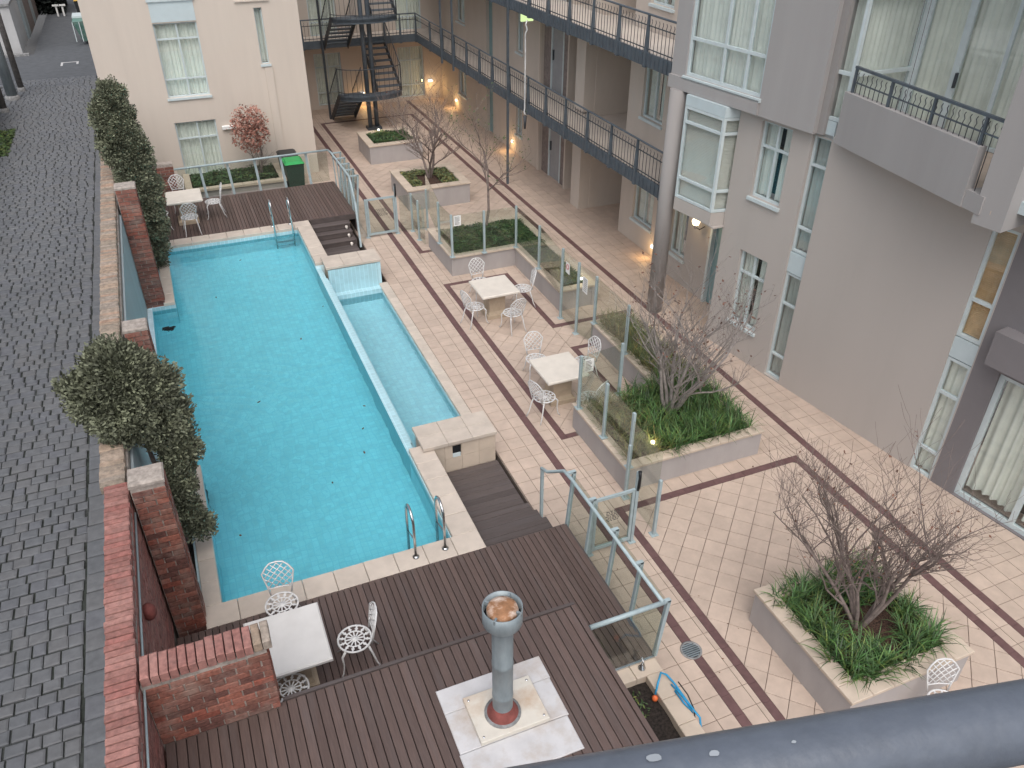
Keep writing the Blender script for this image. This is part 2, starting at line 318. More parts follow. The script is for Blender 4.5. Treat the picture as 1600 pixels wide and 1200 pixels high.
# ------------------------------------------------------------------ ground, alley, paving
tag(MB().box(-300,300,-100,600,-2.2,-2.0).build('ground', M['ground']), 'dark ground sheet reaching out under the whole block', 'ground', kind='structure')
alley = tag(MB().box(-6.6,-1.64,-2,45.4,-.5,-.035).build('alley', M['sett_joint']), 'dark bluestone alley running beside the brick boundary wall', 'alley', kind='structure')
sett_me = MB().cbox(-.5,.5,-.5,.5,-.5,.5,.12).mesh('sett', M['sett'])
setts = []
y = 3.2
while y < 45.2:
    h = random.uniform(.19,.25); x = -2.62 - random.uniform(0,.05)
    while x > -6.55:
        wd = random.uniform(.18,.30); setts.append((x-wd/2+jit(.01), y+h/2+jit(.012), wd-.021, h-.021, jit(.02))); x -= wd
    y += h
for i in range(108):                                             # longer gutter setts along the wall
    for k,x in enumerate((-2.47,-2.15,-1.83)): setts.append((x+jit(.01), 3.1+k*.13+i*.39, .30, .375, jit(.01)))
setts.sort(key=lambda s: s[0]**2+s[1]**2)
vis = [s for s in setts if s[0] < -2.25 and s[1] > 5.5]; others = [s for s in setts if not (s[0] < -2.25 and s[1] > 5.5)]
near = [s for s in vis if s[0] > -.20*s[1]-2.2][:300]; far = [s for s in vis if s not in near]+others
for s in near: piece('sett', sett_me, alley, (s[0],s[1],-.05+jit(.006)), s[4], (s[2],s[3],.1), (jit(.012),jit(.012),s[4]))
mb = MB()
for s in far:
    z = jit(.006)+.0
    mb.cbox(s[0]-s[2]/2,s[0]+s[2]/2,s[1]-s[3]/2,s[1]+s[3]/2,-.1,z,.018,random.random())
tag(mb.build('setts', M['sett'], alley), kind='stuff')

TX0, TY0, PT = 4.33, 2.06, .311
paving = tag(MB().box(4.36,13.2,1.2,36.5,-.4,-.012).box(1.2,4.36,24.99,36.5,-.4,-.0125).build('paving', M['grout']), 'pink beige tiled courtyard paving with dark brown tile bands', 'paving', kind='structure')
PLANT = [(6.3,8.35,4.08,6.08),(6.0,8.88,9.2,11.32),(7.8,8.88,11.32,14.04),(6.0,8.82,18.35,20.4),(7.77,8.82,15.6,18.35),(6.25,8.3,23.1,25.1),(6.25,8.2,27.7,29.5)]
def hidden(x, y): return any(a+.3 < x < b-.3 and c+.3 < y < d-.3 for a,b,c,d in PLANT)
straight = [(4.38,5.20,2,36),(1.3,4.38,25.0,34),(5.34,5.66,2,36),(9.94,12.95,2,36),(9.49,9.80,2,36),(5.66,9.49,8.92,11.0),(5.79,6.0,11.0,11.3),(7.44,9.49,11.0,13.87),(7.44,9.49,15.07,20.05),(5.66,7.44,18.03,20.05),(5.66,9.49,33.36,36)]
diag = [(5.79,9.35,2,8.78),(5.79,7.31,11.13,17.9),(7.31,9.49,14.0,14.93),(5.79,9.35,20.19,33.22)]
bands = [(5.20,5.34,2,36),(5.66,5.79,2,8.92),(5.66,5.79,11.0,18.03),(5.66,5.79,20.05,33.36),(5.79,9.49,8.78,8.92),(5.79,6.0,11.0,11.13),(5.79,7.44,17.9,18.03),(7.31,7.44,15.07,17.9),(7.31,9.49,14.93,15.07),(7.31,7.8,13.87,14.0),(7.31,7.44,11.3,13.87),(5.79,5.96,20.05,20.19),(9.35,9.49,2,8.78),(9.35,9.49,20.19,33.36),(5.79,9.35,33.22,33.36),(9.80,9.94,2,36)]
def clip(poly, r):
    for ax, lim, sg in ((0,r[0],1),(0,r[1],-1),(1,r[2],1),(1,r[3],-1)):
        o = []
        for i in range(len(poly)):
            a, b = poly[i-1], poly[i]; ia = (a[ax]-lim)*sg >= 0; ib = (b[ax]-lim)*sg >= 0
            if ia != ib:
                t = (lim-a[ax])/(b[ax]-a[ax]); o.append((a[0]+t*(b[0]-a[0]), a[1]+t*(b[1]-a[1])))
            if ib: o.append(b)
        poly = o
        if len(poly) < 3: return None
    return poly
G = .0045
tiles = []     # (cx, cy, poly, full kind)
for (x0,x1,y0,y1) in straight:
    for i in range(int((x0-TX0)//PT), int((x1-TX0)//PT)+1):
        for j in range(int((y0-TY0)//PT), int((y1-TY0)//PT)+1):
            a = max(x0, TX0+i*PT)+G; b = min(x1, TX0+(i+1)*PT)-G; c = max(y0, TY0+j*PT)+G; d = min(y1, TY0+(j+1)*PT)-G
            if b-a < .03 or d-c < .03: continue
            full = abs(b-a-PT+2*G) < 1e-4 and abs(d-c-PT+2*G) < 1e-4
            tiles.append(((a+b)/2, (c+d)/2, [(a,c),(b,c),(b,d),(a,d)], 1 if full else 0))
DP = .323; hd = (DP-2*G)/sqrt(2); st = DP/sqrt(2)
for (x0,x1,y0,y1) in diag:
    for i in range(-1, int((x1-x0)/st)+2):
        for j in range(-1, int((y1-y0)/st)+2):
            if (i+j) % 2: continue
            cx, cy = x0+i*st, y0+j*st; sq = [(cx+hd,cy),(cx,cy+hd),(cx-hd,cy),(cx,cy-hd)]
            p = clip(sq, (x0+G,x1-G,y0+G,y1-G))
            if not p: continue
            ar = abs(sum(p[k-1][0]*p[k][1]-p[k][0]*p[k-1][1] for k in range(len(p))))/2
            if ar < .002: continue
            full = abs(ar-(DP-2*G)**2) < 1e-5
            mx = sum(q[0] for q in p)/len(p); my = sum(q[1] for q in p)/len(p)
            tiles.append((mx, my, p, 2 if full else 0))
tiles = [t for t in tiles if not hidden(t[0], t[1])]
def inview(x, y): return y > 3.3 and y > -1.0*x+7 and x < .95*y+7.5
tiles.sort(key=lambda t: (not inview(t[0], t[1]), t[0]**2+t[1]**2))
tile_me = MB().cbox(-PT/2+G,PT/2-G,-PT/2+G,PT/2-G,-.03,0,.003).mesh('tile', M['tile'])
tile_md = MB().cbox(-DP/2+G,DP/2-G,-DP/2+G,DP/2-G,-.03,0,.003).mesh('tile', M['tile'])
mb = MB()
for k, (cx, cy, p, full) in enumerate(tiles):
    dz = jit(.0012)
    if k < 300:
        if full: piece('tile', tile_me if full == 1 else tile_md, paving, (cx,cy,dz), 0 if full == 1 else pi/4)
        else: MB().prism(p, -.03, dz).build('tile', M['tile'], paving)
    else: mb.prism(p, -.03, dz, random.random())
tag(mb.build('tiles', M['tile'], paving), kind='stuff')
bt = []
for (x0,x1,y0,y1) in bands:
    n = max(1, round(max(x1-x0,y1-y0)/.311))
    for i in range(n):
        if x1-x0 > y1-y0: a,b,c,d = x0+(x1-x0)*i/n, x0+(x1-x0)*(i+1)/n, y0, y1
        else: a,b,c,d = x0, x1, y0+(y1-y0)*i/n, y0+(y1-y0)*(i+1)/n
        bt.append((a+.002,b-.002,c+.002,d-.002))
bt.sort(key=lambda t: (not inview(t[0], t[2]), t[0]**2+t[2]**2))
mb = MB()
for k, (a,b,c,d) in enumerate(bt):
    if k < 300: MB().box(a,b,c,d,-.03,.0015+jit(.001)).build('band_tile', M['stripe'], paving)
    else: mb.box(a,b,c,d,-.03,.0015+jit(.001), random.random())
tag(mb.build('band_tiles', M['stripe'], paving), kind='stuff')

# ------------------------------------------------------------------ pool
WZ, SZ = .43, -.14
p = MB()
def face(m, a, b, c, d): m.add([a,b,c,d], [(0,1,2,3)])
p.box(-1.3,2.74,8.7,21.75,-1.0,-.45)                               # floor
p.box(-.99,-.71,8.45,12.02,-.9,.518).box(-1.30,-.71,18.42,22.05,-.9,.518).box(-1.34,-1.22,11.7,18.5,-.9,.50)
p.box(-1.3,-.71,11.62,12.0,-.9,.517)
p.box(-.71,2.71,8.40,8.75,-.9,.518).box(-.71,3.05,21.7,22.02,-.9,.518)
p.box(2.70,3.06,8.40,11.06,-.9,.516).box(2.70,3.06,19.26,21.7,-.9,.516)
wl_ = MB()
wl_.box(2.70,2.83,11.061,19.259,-.9,WZ+.012)                       # weir
for k in range(3): wl_.box(2.83+k*.045,2.875+k*.045,11.5,18.7,-.6,WZ-.04-k*.13)
wl_.box(2.90,4.15,18.66,18.71,-.7,.60).box(2.96,4.15,11.56,11.60,-.7,.60).box(3.0,4.15,18.46,18.655,-.7,-.02)
wl_.box(-.706,2.70,21.695,21.70,.22,.517).box(-.705,2.70,8.75,8.755,.22,.517).box(-.71,-.706,8.756,12.0,.22,.517).box(-.71,-.706,18.42,21.694,.22,.517)
wl_.box(2.695,2.70,8.756,11.05,.22,.515).box(2.695,2.70,19.27,21.69,.22,.515).box(-1.22,-.712,18.415,18.42,.22,.515).box(4.145,4.15,11.61,18.45,-.34,-.06)
p.box(2.9,4.4,11.4,18.9,-.75,-.52)                                 # spa floor
p.box(4.15,4.36,11.5,18.75,-.75,-.06)
pb_ = p.build('pool_basin', M['pooltile_bright']); wl_.build('plain_mosaic', M['pooltile_plain'], pb_)
tag(pb_, 'pale blue mosaic tiled pool basin with weir and side spa', 'pool', kind='structure')
wm = MB(); nx, ny = 20, 60
def sheet(m, x0,x1,y0,y1,z): m.add([(x0,y0,z),(x1,y0,z),(x1,y1,z),(x0,y1,z)], [(0,1,2,3)])
sheet(wm,-.71,2.70,8.75,21.7,WZ); sheet(wm,-1.22,-.71,12.0,18.42,WZ)
tag(wm.build('pool_water', M['water']), 'rippled turquoise water filling the long swimming pool', 'water', kind='structure')
wm = MB(); sheet(wm,2.92,4.15,11.60,18.66,SZ); tag(wm.build('spa_water', M['water_spa']), 'pale water in the narrow spa beside the pool', 'water', kind='structure')
pool_edge = thing('pool_coping', 'sandstone coloured slab coping around the swimming pool', 'coping', (-.9,8.5,.52))
def slab_run(parent, x0,x1,y0,y1,z0,z1,L,along,name='slab',mt='coping_pool',c=.008,over=0):
    n = max(1, round(((x1-x0) if along == 'x' else (y1-y0))/L))
    for i in range(n):
        if along == 'x': a,b,cc,d = x0+(x1-x0)*i/n+.003, x0+(x1-x0)*(i+1)/n-.003, y0, y1
        else: a,b,cc,d = x0,x1,y0+(y1-y0)*i/n+.003,y0+(y1-y0)*(i+1)/n-.003
        MB().cbox(a,b,cc,d,z0,z1+jit(.0015),c).build(name, M[mt], parent)
slab_run(pool_edge,-.95,3.11,8.35,8.752,.52,.6,.45,'x')
slab_run(pool_edge,-.95,-.708,8.752,12.03,.52,.6,.45,'y'); slab_run(pool_edge,-.95,-.708,18.40,21.70,.52,.6,.45,'y')
slab_run(pool_edge,-.95,3.08,21.70,22.10,.52,.6,.45,'x')
slab_run(pool_edge,2.705,3.11,8.752,11.10,.52,.6,.45,'y'); slab_run(pool_edge,2.70,3.08,19.24,21.70,.52,.6,.45,'y')
spa_edge = thing('spa_coping', 'low coping strip between the narrow spa and the courtyard tiles', 'coping', (4.26,15,0))
slab_run(spa_edge,4.15,4.375,11.58,18.72,-.06,.012,.31,'y')
def block(nm, label, x0,x1,y0,y1, near):
    t = thing(nm, label, 'pillar', ((x0+x1)/2,(y0+y1)/2,0))
    MB().box(x0+.05,x1-.02,y0+.05,y1-.05,-.05,.62).build('core', M['coping'], t)
    if near:                                                      # tan tiles on the face towards the steps
        for i in range(4):
            for j in range(2):
                a = x0+.08+i*(x1-x0-.1)/4; b = a+(x1-x0-.1)/4-.004; z0 = .01+j*.305; z1 = z0+.30
                if j == 1 and i == 1: b = a+.14
                MB().box(a,b,y0+.035,y0+.055,z0,z1).build('wall_tile', M['coping'], t)
        MB().box(x0+.53,x0+.70,y0+.042,y0+.054,.32,.56).build('skimmer_shade_panel', M['black'], t)  # flat black panel stands for the shaded inside of the skimmer niche
        MB().box(x0+.54,x0+.69,y0+.032,y0+.050,.315,.40).build('skimmer_flap', M['frame'], t)
    else: MB().box(x0+.07,x1-.03,y0+.02,y0+.045,-.5,.60).build('mosaic_face', M['pooltile_plain'], t)
    n = 3
    for i in range(n):
        for j in range(2):
            ym = (y0+y1)/2
            MB().cbox(x0+(x1-x0)*i/n+.002,x0+(x1-x0)*(i+1)/n-.002,(y0 if j == 0 else ym)+.002,(ym if j == 0 else y1)-.002,.62,.685,.006).build('top_slab', M['coping_pool'], t)
block('spa_end_wall','tan tiled end wall of the spa with square skimmer opening',2.91,4.29,10.87,11.57,True)
block('spa_end_wall','low spa end wall with pale blue mosaic face below far steps',2.86,4.26,18.67,19.36,False)

# pool ladders
def ladder(label, x0, x1, ydeck, sgn, steps):
    t = thing('pool_ladder', label, 'ladder', ((x0+x1)/2,ydeck,.6), None)
    for x in (x0,x1):
        pts = [(x,ydeck,.6),(x,ydeck,1.22)]
        for k in range(1,8): a = pi*k/8; pts.append((x, ydeck+sgn*(.19-.19*cos(a)), 1.22+.21*sin(a)))
        pts += [(x,ydeck+sgn*.38,1.15),(x,ydeck+sgn*.42,-.35)]
        r = MB().tube(pts,.021,10).build('handrail', M['chrome'], t)
        MB().lathe((x,ydeck,.6),[(.055,0),(.055,.012),(.03,.03)],14).build('base_flange', M['chrome'], t)
        MB().tube([(x,ydeck,.95),(x,ydeck+sgn*.40,.80)],.012,8).build('brace', M['chrome'], t)
    for z in steps: MB().box(x0,x1,ydeck+sgn*.40-.04,ydeck+sgn*.40+.04,z,z+.03).build('step', M['chrome'], t)
ladder('stainless steel pool ladder rails at the near pool edge', 2.06,2.52,8.55,1,[.12,-.15])
ladder('stainless steel pool ladder with treads by the far deck', 2.08,2.56,22.0,-1,[.33,.06,-.2])
fl = MB()
for (x,y) in [(-.95,17.4),(-.9,17.36),(-.85,17.42),(-.98,17.45)]:
    for k in range(14): a = random.uniform(0,6.28); fl.add([(x+jit(.09),y+jit(.07),WZ+.006+random.random()*.03) for _ in range(4)],[(0,1,2,3)])
tag(fl.build('leaf_clump', M['black']), 'clump of dark wet leaves floating in the pool niche', 'leaves')
LV = [(1.7,15.9,'beside the middle of the long weir'),(2.35,12.9,'close to the weir near the spa end wall'),(2.15,12.2,'just left of the spa end wall'),(.2,18.6,'in the far left of the pool'),(2.45,17.2,'against the weir toward the far steps'),(1.3,10.9,'straight beyond the near pool ladder'),(2.0,11.5,'between the near ladder and the spa end wall'),(1.0,20.5,'left of the far pool ladder'),(-.3,10.2,'by the near left pool corner below the bush'),(.5,13.8,'out in the middle of the pool')]
for i,(x,y,wh) in enumerate(LV):
    a = random.uniform(0,6.28); l, wd = random.uniform(.022,.045), random.uniform(.009,.016); c, s = cos(a), sin(a)
    q = [(-l,0),(-l*.3,wd),(l*.5,wd*.8),(l,0),(l*.4,-wd),(-l*.4,-wd)]
    tag(MB().prism([(x+u*c-v*s,y+u*s+v*c) for u,v in q][::-1],WZ+.003,WZ+.007).build('floating_leaf', M['dryleaf']), 'small brown leaf floating '+wh, 'leaf', 'loose leaves floating on the pool')

# ------------------------------------------------------------------ timber decks
def deck(name,label,x0,x1,y0,y1,z,pitch,along='y',skip=None,mt=None,cat='deck'):
    t = thing(name,label,cat,((x0+x1)/2,(y0+y1)/2,0))
    if along == 'y':
        n = round((x1-x0)/pitch); pw = (x1-x0)/n
        MB().box(x0+.02,x1-.02,y0+.02,y1-.02,z-.16,z-.035).build('joists', M['joist'], t)
        me = MB().cbox(-pw/2+.004,pw/2-.004,-(y1-y0)/2,(y1-y0)/2,-.03,0,.004).mesh('board', M[mt or 'board'])
        for i in range(n): piece('board', me, t, (x0+(i+.5)*pw,(y0+y1)/2,z+jit(.0012)))
    else:
        n = max(1,round((y1-y0)/pitch)); pw = (y1-y0)/n
        MB().box(x0+.02,x1-.02,y0+.02,y1-.02,max(-.05,z-.14),z-.035).build('joists', M['joist'], t)
        me = MB().cbox(-(x1-x0)/2,(x1-x0)/2,-pw/2+.004,pw/2-.004,-.03,0,.004).mesh('board', M[mt or 'board_x'])
        for i in range(n): piece('board', me, t, ((x0+x1)/2,y0+(i+.5)*pw,z+jit(.0012)))
    return t
nd = deck('timber_deck','dark timber pool deck at the near end with table and chairs',-1.33,4.42,5.68,8.343,.6,.0905)
MB().box(3.12,4.42,8.343,8.365,.42,.585).build('riser', M['board_x'], nd); MB().box(4.42,4.445,5.68,8.343,.05,.59).build('fascia', M['board_x'], nd)
fd = deck('timber_deck','dark timber pool deck at the far end beside the bins',-1.30,4.40,22.108,24.93,.6,.0905)
MB().box(3.12,4.40,22.085,22.106,.44,.585).build('riser', M['board_x'], fd); MB().box(4.40,4.425,22.09,24.93,.05,.59).build('fascia', M['board_x'], fd)
def steps(label, ylist, x0, x1, sgn, plat):
    t = thing('timber_steps', label, 'steps', ((x0+x1)/2, ylist[-1], 0))
    for k in range(3):
        ya, yb = ylist[k], ylist[k+1]; z = .45-.15*k; lo, hi = min(ya,yb), max(ya,yb); n = 2 if hi-lo < .33 else 3
        tr = MB().box(x0,x1,lo+.015,hi,max(0.001,z-.15),z-.032).build('tread', M['board_x'], t)
        for i in range(n):
            a = lo+(hi-lo)*i/n+.004; b = lo+(hi-lo)*(i+1)/n-.003
            MB().cbox(x0-.005,x1+.01,a,b,z-.03,z,.004).build('board', M['board_x'], tr)
    a, b = plat; n = max(1,round((b-a)/.135))
    MB().box(x0,x1,a,b,-.02,-.011).build('base', M['joist'], t)
    for i in range(n): MB().cbox(x0-.005,x1+.01,a+(b-a)*i/n+.003,a+(b-a)*(i+1)/n-.003,-.01,.022,.004).build('board', M['board_x'], t)
    return t
ns = steps('dark timber steps going down from near deck beside the spa end wall',[8.367,8.76,9.12,9.48],3.13,4.28,1,(9.48,10.885))
fs = steps('dark timber steps with small lights going down from far deck',[22.083,21.82,21.58,21.31],3.10,4.18,-1,(19.38,21.31))
for k,(y,z) in enumerate(((21.80,.37),(21.56,.22),(21.29,.07))):
    l = tag(MB().tube([(4.06,y,z),(4.06,y-.05,z-.005)],.04,12).tube([(4.06,y-.05,z-.06),(4.06,y-.05,z+.03)],.028,10).build('step_light', M['light_body']), ['top','middle','bottom'][k]+' small cream step light on the far timber steps', 'step light', 'lights on the far steps')
MB().box(4.18,4.22,21.3,22.08,0,.16).build('stringer', M['board_x'], fs)

# ------------------------------------------------------------------ plant room roof, flue
pr = thing('plant_room','low plant room with dark timber boarded roof in the foreground','building',(1,4,0))
MB().box(-1.30,3.20,1.2,5.76,.0,1.80).build('wall', M['render_planter'], pr); MB().box(-1.31,3.22,1.18,5.80,1.80,1.912).build('roof_deck', M['joist'], pr)
n = 45; x0, x1 = -1.33, 3.20; pw = (x1-x0)/n
me = MB().cbox(-pw/2+.004,pw/2-.004,-2.3,2.3,-.03,0,.004).mesh('roof_board', M['board'])
for i in range(n): piece('roof_board', me, pr, (x0+(i+.5)*pw,3.49,1.95+jit(.0012)))
MB().box(-.15,3.26,5.795,5.835,1.80,1.965).build('edge_trim', M['board_x'], pr); MB().box(3.205,3.26,1.2,5.79,1.80,1.963).build('edge_trim', M['board'], pr)
pad = thing('roof_pad','white weathered membrane pad around the flue on the boarded roof','roof pad',(1.95,4.78,1.952))
for (a,b,c,d) in ((1.36,2.56,4.98,5.28),(1.36,2.55,4.50,4.975),(1.35,2.53,4.10,4.495)):
    MB().cbox(a,b,c,d,1.953,1.975+jit(.003),.008).build('membrane_sheet', M['pad'], pad)
pl = MB().cbox(1.585,2.335,4.50,5.055,1.976,2.03,.006).build('cover_plate', M['plate'], pad)
for (a,b) in ((1.63,4.55),(2.29,4.55),(1.63,5.0),(2.29,5.0)): MB().lathe((a,b,2.03),[(.014,0),(.012,.006),(0.0,.008)],8).build('screw', M['chrome'], pl)
fl = thing('flue','grey metal flue pipe with rusty round cap standing on the roof','flue',(1.91,4.74,2.03))
c = (1.91,4.74,2.03)
MB().lathe(c,[(.19,0),(.19,.018),(.13,.03)],28).build('flashing_collar', M['lead'], fl)
MB().lathe(c,[(.165,.02),(.15,.05),(.125,.10),(.104,.13)],28).build('red_boot', M['redpaint'], fl)
MB().lathe(c,[(.104,.10),(.104,.30),(.107,.305),(.107,.33),(.104,.335),(.104,.78),(.108,.785),(.108,.82),(.104,.825),(.104,1.42)],32).build('pipe', M['flue'], fl)
cp = MB().lathe(c,[(.104,1.36),(.185,1.40),(.19,1.41),(.19,1.60),(.182,1.60),(.182,1.44),(.10,1.42)],36).build('cap_ring', M['flue'], fl)
MB().lathe(c,[(.0,1.47),(.183,1.47)],32).build('cap_gap_shade', M['black'], fl)  # black disc painted in for the shade inside the cap ring
MB().lathe(c,[(.0,1.60),(.10,1.60),(.140,1.585),(.150,1.56),(.150,1.50),(.0,1.5)],32).build('cap_disc', M['rust'], fl)
for k in range(4):
    a = pi/4+k*pi/2; MB().bar((c[0]+.14*cos(a),c[1]+.14*sin(a),c[2]+1.57),(c[0]+.19*cos(a),c[1]+.19*sin(a),c[2]+1.57),.02,.05).build('bracket', M['flue'], fl)

# ------------------------------------------------------------------ brick walls
BH, BL = .086, .24
brick_me = MB().cbox(-.5,.5,-.5,.5,-.5,.5,.05).mesh('brick', M['brick'])
def brick(parent, x0,x1,y0,y1,z0,z1,mt=None):
    piece('brick', mt or brick_me, parent, ((x0+x1)/2+jit(.002),(y0+y1)/2+jit(.003),(z0+z1)/2), 0, (x1-x0,y1-y0,z1-z0), (jit(.008),jit(.008),jit(.012)))
def face_bricks(parent, x0,x1,y,z0,z1,depth=.10,proud=.010):     # bricks of a face towards -Y
    k = 0; z = z0
    while z+BH-.012 < z1+.001:
        xs = [x0]; off = 0 if k%2 else BL/2
        x = x0+off if off else x0+BL
        if off: xs.append(x); x += BL
        while x < x1-.07: xs.append(x); x += BL
        xs.append(x1)
        for a,b in zip(xs[:-1],xs[1:]):
            if b-a > .05: brick(parent,a+.008,b-.008,y-proud+jit(.003),y+depth,z+.009,z+BH-.009)
        z += BH; k += 1
WX, WXO, WT = -1.35, -1.62, 3.02
bw = thing('boundary_wall','long old brick boundary wall between alley and pool, pink brick on edge capping','wall',(-1.48,6,0))
MB().box(WXO+.012,WX-.012,1.0,27.66,-.05,WT-.11).build('wall_core', M['mortar'], bw)
mb = MB(); z = .5; k = 0
while z < WT-.20:                                                  # inner face, seen almost edge on
    y = 1.2+(0 if k%2 else .12)
    while y < 9.0 if z > .6 else False:
        mb.box(WX-.10,WX+jit(.004),y+.008,y+BL-.008,z+.009,z+BH-.009,random.random()); y += BL
    z += BH; k += 1
tag(mb.build('inner_face_bricks', M['brick_pink'], bw), kind='stuff')
cap_pink = MB().cbox(-.5,.5,-.5,.5,-.5,.5,.06).mesh('cap_brick', M['brick_pink']); cap_old = MB().cbox(-.5,.5,-.5,.5,-.5,.5,.10).mesh('cap_brick', M['brick_old'])
y = 3.2
while y < 27.6:
    d = random.uniform(.076,.086); old = y > 8.75
    wv = 0 if not old else -.045
    piece('cap_brick', cap_old if old else cap_pink, bw, ((WX+WXO)/2+wv+jit(.006),y+d/2,WT-.055+jit(.006)), 0, (.268+jit(.012)+(.02 if old else 0),d-(.012 if not old else -.002),.115), (jit(.02),jit(.012),jit(.02)))
    y += d
MB().box(WXO-.03,WX-.06,8.85,27.6,WT-.16,WT-.055).build('mortar_bed', M['brick_old'], bw)
MB().tube([(WX+.022,1.2,WT-.22),(WX+.025,5.0,WT-.215),(WX+.02,8.4,WT-.22)],.012,6).build('conduit', M['post'], bw)
MB().box(WX-.005,WX+.028,9.0,18.40,.35,WT-.22).box(WX-.005,WX+.028,18.80,27.5,.35,WT-.22).build('rendered_panel', M['panel_grey'], bw)
def pier(label, y, x1, zt):
    t = thing('brick_pier', label, 'pier', (-1.14,y,.3))
    MB().box(WX+.03,x1-.010,y+.010,y+.33,.25,zt-.02).build('mortar_core', M['mortar'], t)
    face_bricks(t, WX+.032, x1, y, .3, zt-.03)
    z = .3
    while z+BH < zt-.02: brick(t, x1-.10,x1+.004,y+.112,y+.335,z+.005,z+BH-.007); z += BH
    MB().cbox(WX+.02,x1+.006,y-.005,y+.345,zt-.03,zt+.03,.02).build('weathered_top', M['mortar'], t)
pier('tall brick pier with mossy top beside the near bush at the pool corner',8.46,-.93,3.14)
pier('brick pier rising behind the round bush halfway along the pool',12.5,-.97,3.08)
pier('tall brick pier between wall and far left pool corner',18.46,-.91,3.34)
cw = thing('brick_wall_stub','red brick wall stub with pink capping in front of the near table','wall',(-.75,5.9,.6))
MB().box(WX+.002,-.19,5.752,6.0,.5,2.87).build('mortar_core', M['mortar'], cw)
face_bricks(cw, WX+.003, -.175, 5.745, 1.955, 2.885)
x = WX+.02
while x < -.20:
    d = random.uniform(.082,.090); last = x+d > -.25
    piece('cap_brick', cap_old if last else cap_pink, cw, (x+d/2,5.865+jit(.006),2.94+jit(.004)), 0, (d-.010,.275+jit(.012),.115), (jit(.02),jit(.02),jit(.02))); x += d
z = 1.96
while z < 2.85: brick(cw,-.272,-.168,5.86,5.99,z+.005,z+BH-.007); z += BH
sw = thing('brick_wall_stub','short red brick wall stub behind the far corner table','wall',(-.7,25.0,.0))
MB().box(WX+.03,-.115,24.985,25.2,0,1.71).build('mortar_core', M['mortar'], sw); face_bricks(sw, WX+.032, -.105, 24.98, .60, 1.70)
(MB().lathe((-1.30,7.05,2.50),[(0,-.10),(.05,-.09),(.075,-.04),(.075,.04),(.05,.09),(0,.10)],14).build('wall_fitting', M['redpaint'], bw))
tag(MB().box(-1.34,-.955,6.02,11.6,.1,.36).box(-1.32,-.955,18.82,24.9,.1,.36).build('planting_bed', M['soil']), 'narrow dark soil bed between brick wall and pool', 'soil', kind='structure')
# ------------------------------------------------------------------ planters
def planter_rect(label, x0,x1,y0,y1,h,soil='mulch',cw=.26,sz=None):
    t = thing('planter', label, 'planter', ((x0+x1)/2,(y0+y1)/2,0)); e = .03; c = cw
    w = MB()
    w.box(x0+e,x1-e,y0+e,y0+.2,-.01,h-.05).box(x0+e,x1-e,y1-.2,y1-e,-.01,h-.05).box(x0+e+.001,x0+.2,y0+.2,y1-.2,-.01,h-.05).box(x1-.2,x1-e-.001,y0+.2,y1-.2,-.01,h-.05)
    w.build('wall', M['render_planter'], t)
    slab_run(t,x0,x1,y0,y0+c,h-.05,h,.33,'x','coping_tile','coping'); slab_run(t,x0,x1,y1-c,y1,h-.05,h,.33,'x','coping_tile','coping')
    slab_run(t,x0,x0+c,y0+c,y1-c,h-.05,h,.33,'y','coping_tile','coping'); slab_run(t,x1-c,x1,y0+c,y1-c,h-.05,h,.33,'y','coping_tile','coping')
    s = MB(); n = 14
    for i in range(n+1):
        for j in range(n+1):
            s.v.append((x0+.19+(x1-x0-.38)*i/n, y0+.19+(y1-y0-.38)*j/n, h-.08+jit(.018)))
    for i in range(n):
        for j in range(n): s.f.append((i*(n+1)+j,(i+1)*(n+1)+j,(i+1)*(n+1)+j+1,i*(n+1)+j+1)); s.r.append(0); s.smooth.append(True)
    s.build('soil', M[soil], t)
    return t
def planter_L(label, main, arm, h):
    x0,x1,y0,y1 = main; a0,a1,b0,b1 = arm; e = .03; c = .20
    t = thing('planter', label, 'planter', ((x0+x1)/2,(y0+y1)/2,0))
    up_ = b0 >= y1-.01                                              # arm beyond main or in front
    w = MB()
    w.box(x0+e,x1-e,y0+e,y0+.16,-.01,h-.05).box(x0+e,x1-e,y1-.16,y1-e,-.01,h-.05).box(x0+e+.001,x0+.16,y0+.16,y1-.16,-.01,h-.05).box(x1-.16,x1-e-.001,y0+.16,y1-.16,-.01,h-.05)
    bb0, bb1 = (b0-e, b1) if up_ else (b0, b1+e)
    w.box(a0+e,a0+.16,bb0+.002,bb1-.002,-.01,h-.051).box(a1-.16,a1-e-.002,bb0+.002,bb1-.002,-.01,h-.051)
    if up_: w.box(a0+.16,a1-.16,b1-.16,b1-e,-.01,h-.051)
    else: w.box(a0+.16,a1-.16,b0+e,b0+.16,-.01,h-.051)
    w.build('wall', M['render_planter'], t)
    S = lambda *q: slab_run(t,*q[:4],h-.05,h,.33,q[4],'coping_tile','coping')
    if up_:
        S(x0,x1,y0,y0+c,'x'); S(x0,x0+c,y0+c,y1-c,'y'); S(x0,a0+c,y1-c,y1,'x'); S(x1-c,x1,y0+c,y1-c,'y')
        S(a0,a0+c,b0,b1-c,'y'); S(a1-c,a1,b0-c,b1-c,'y'); S(a0,a1,b1-c,b1,'x')
    else:
        S(x0,a0+c,y0,y0+c,'x'); S(x0,x0+c,y0+c,y1-c,'y'); S(x0,x1,y1-c,y1,'x'); S(x1-c,x1,y0,y1-c,'y')
        S(a0,a0+c,b0+c,b1,'y'); S(a1-c,a1,b0+c,b1,'y'); S(a0,a1,b0,b0+c,'x')
    MB().box(x0+.15,x1-.15,y0+.15,y1-.15,.1,h-.09).box(a0+.15,a1-.15,b0-.2 if up_ else b0+.15,b1-.15 if up_ else b1+.2,.1,h-.0905).build('soil', M['soil'], t)
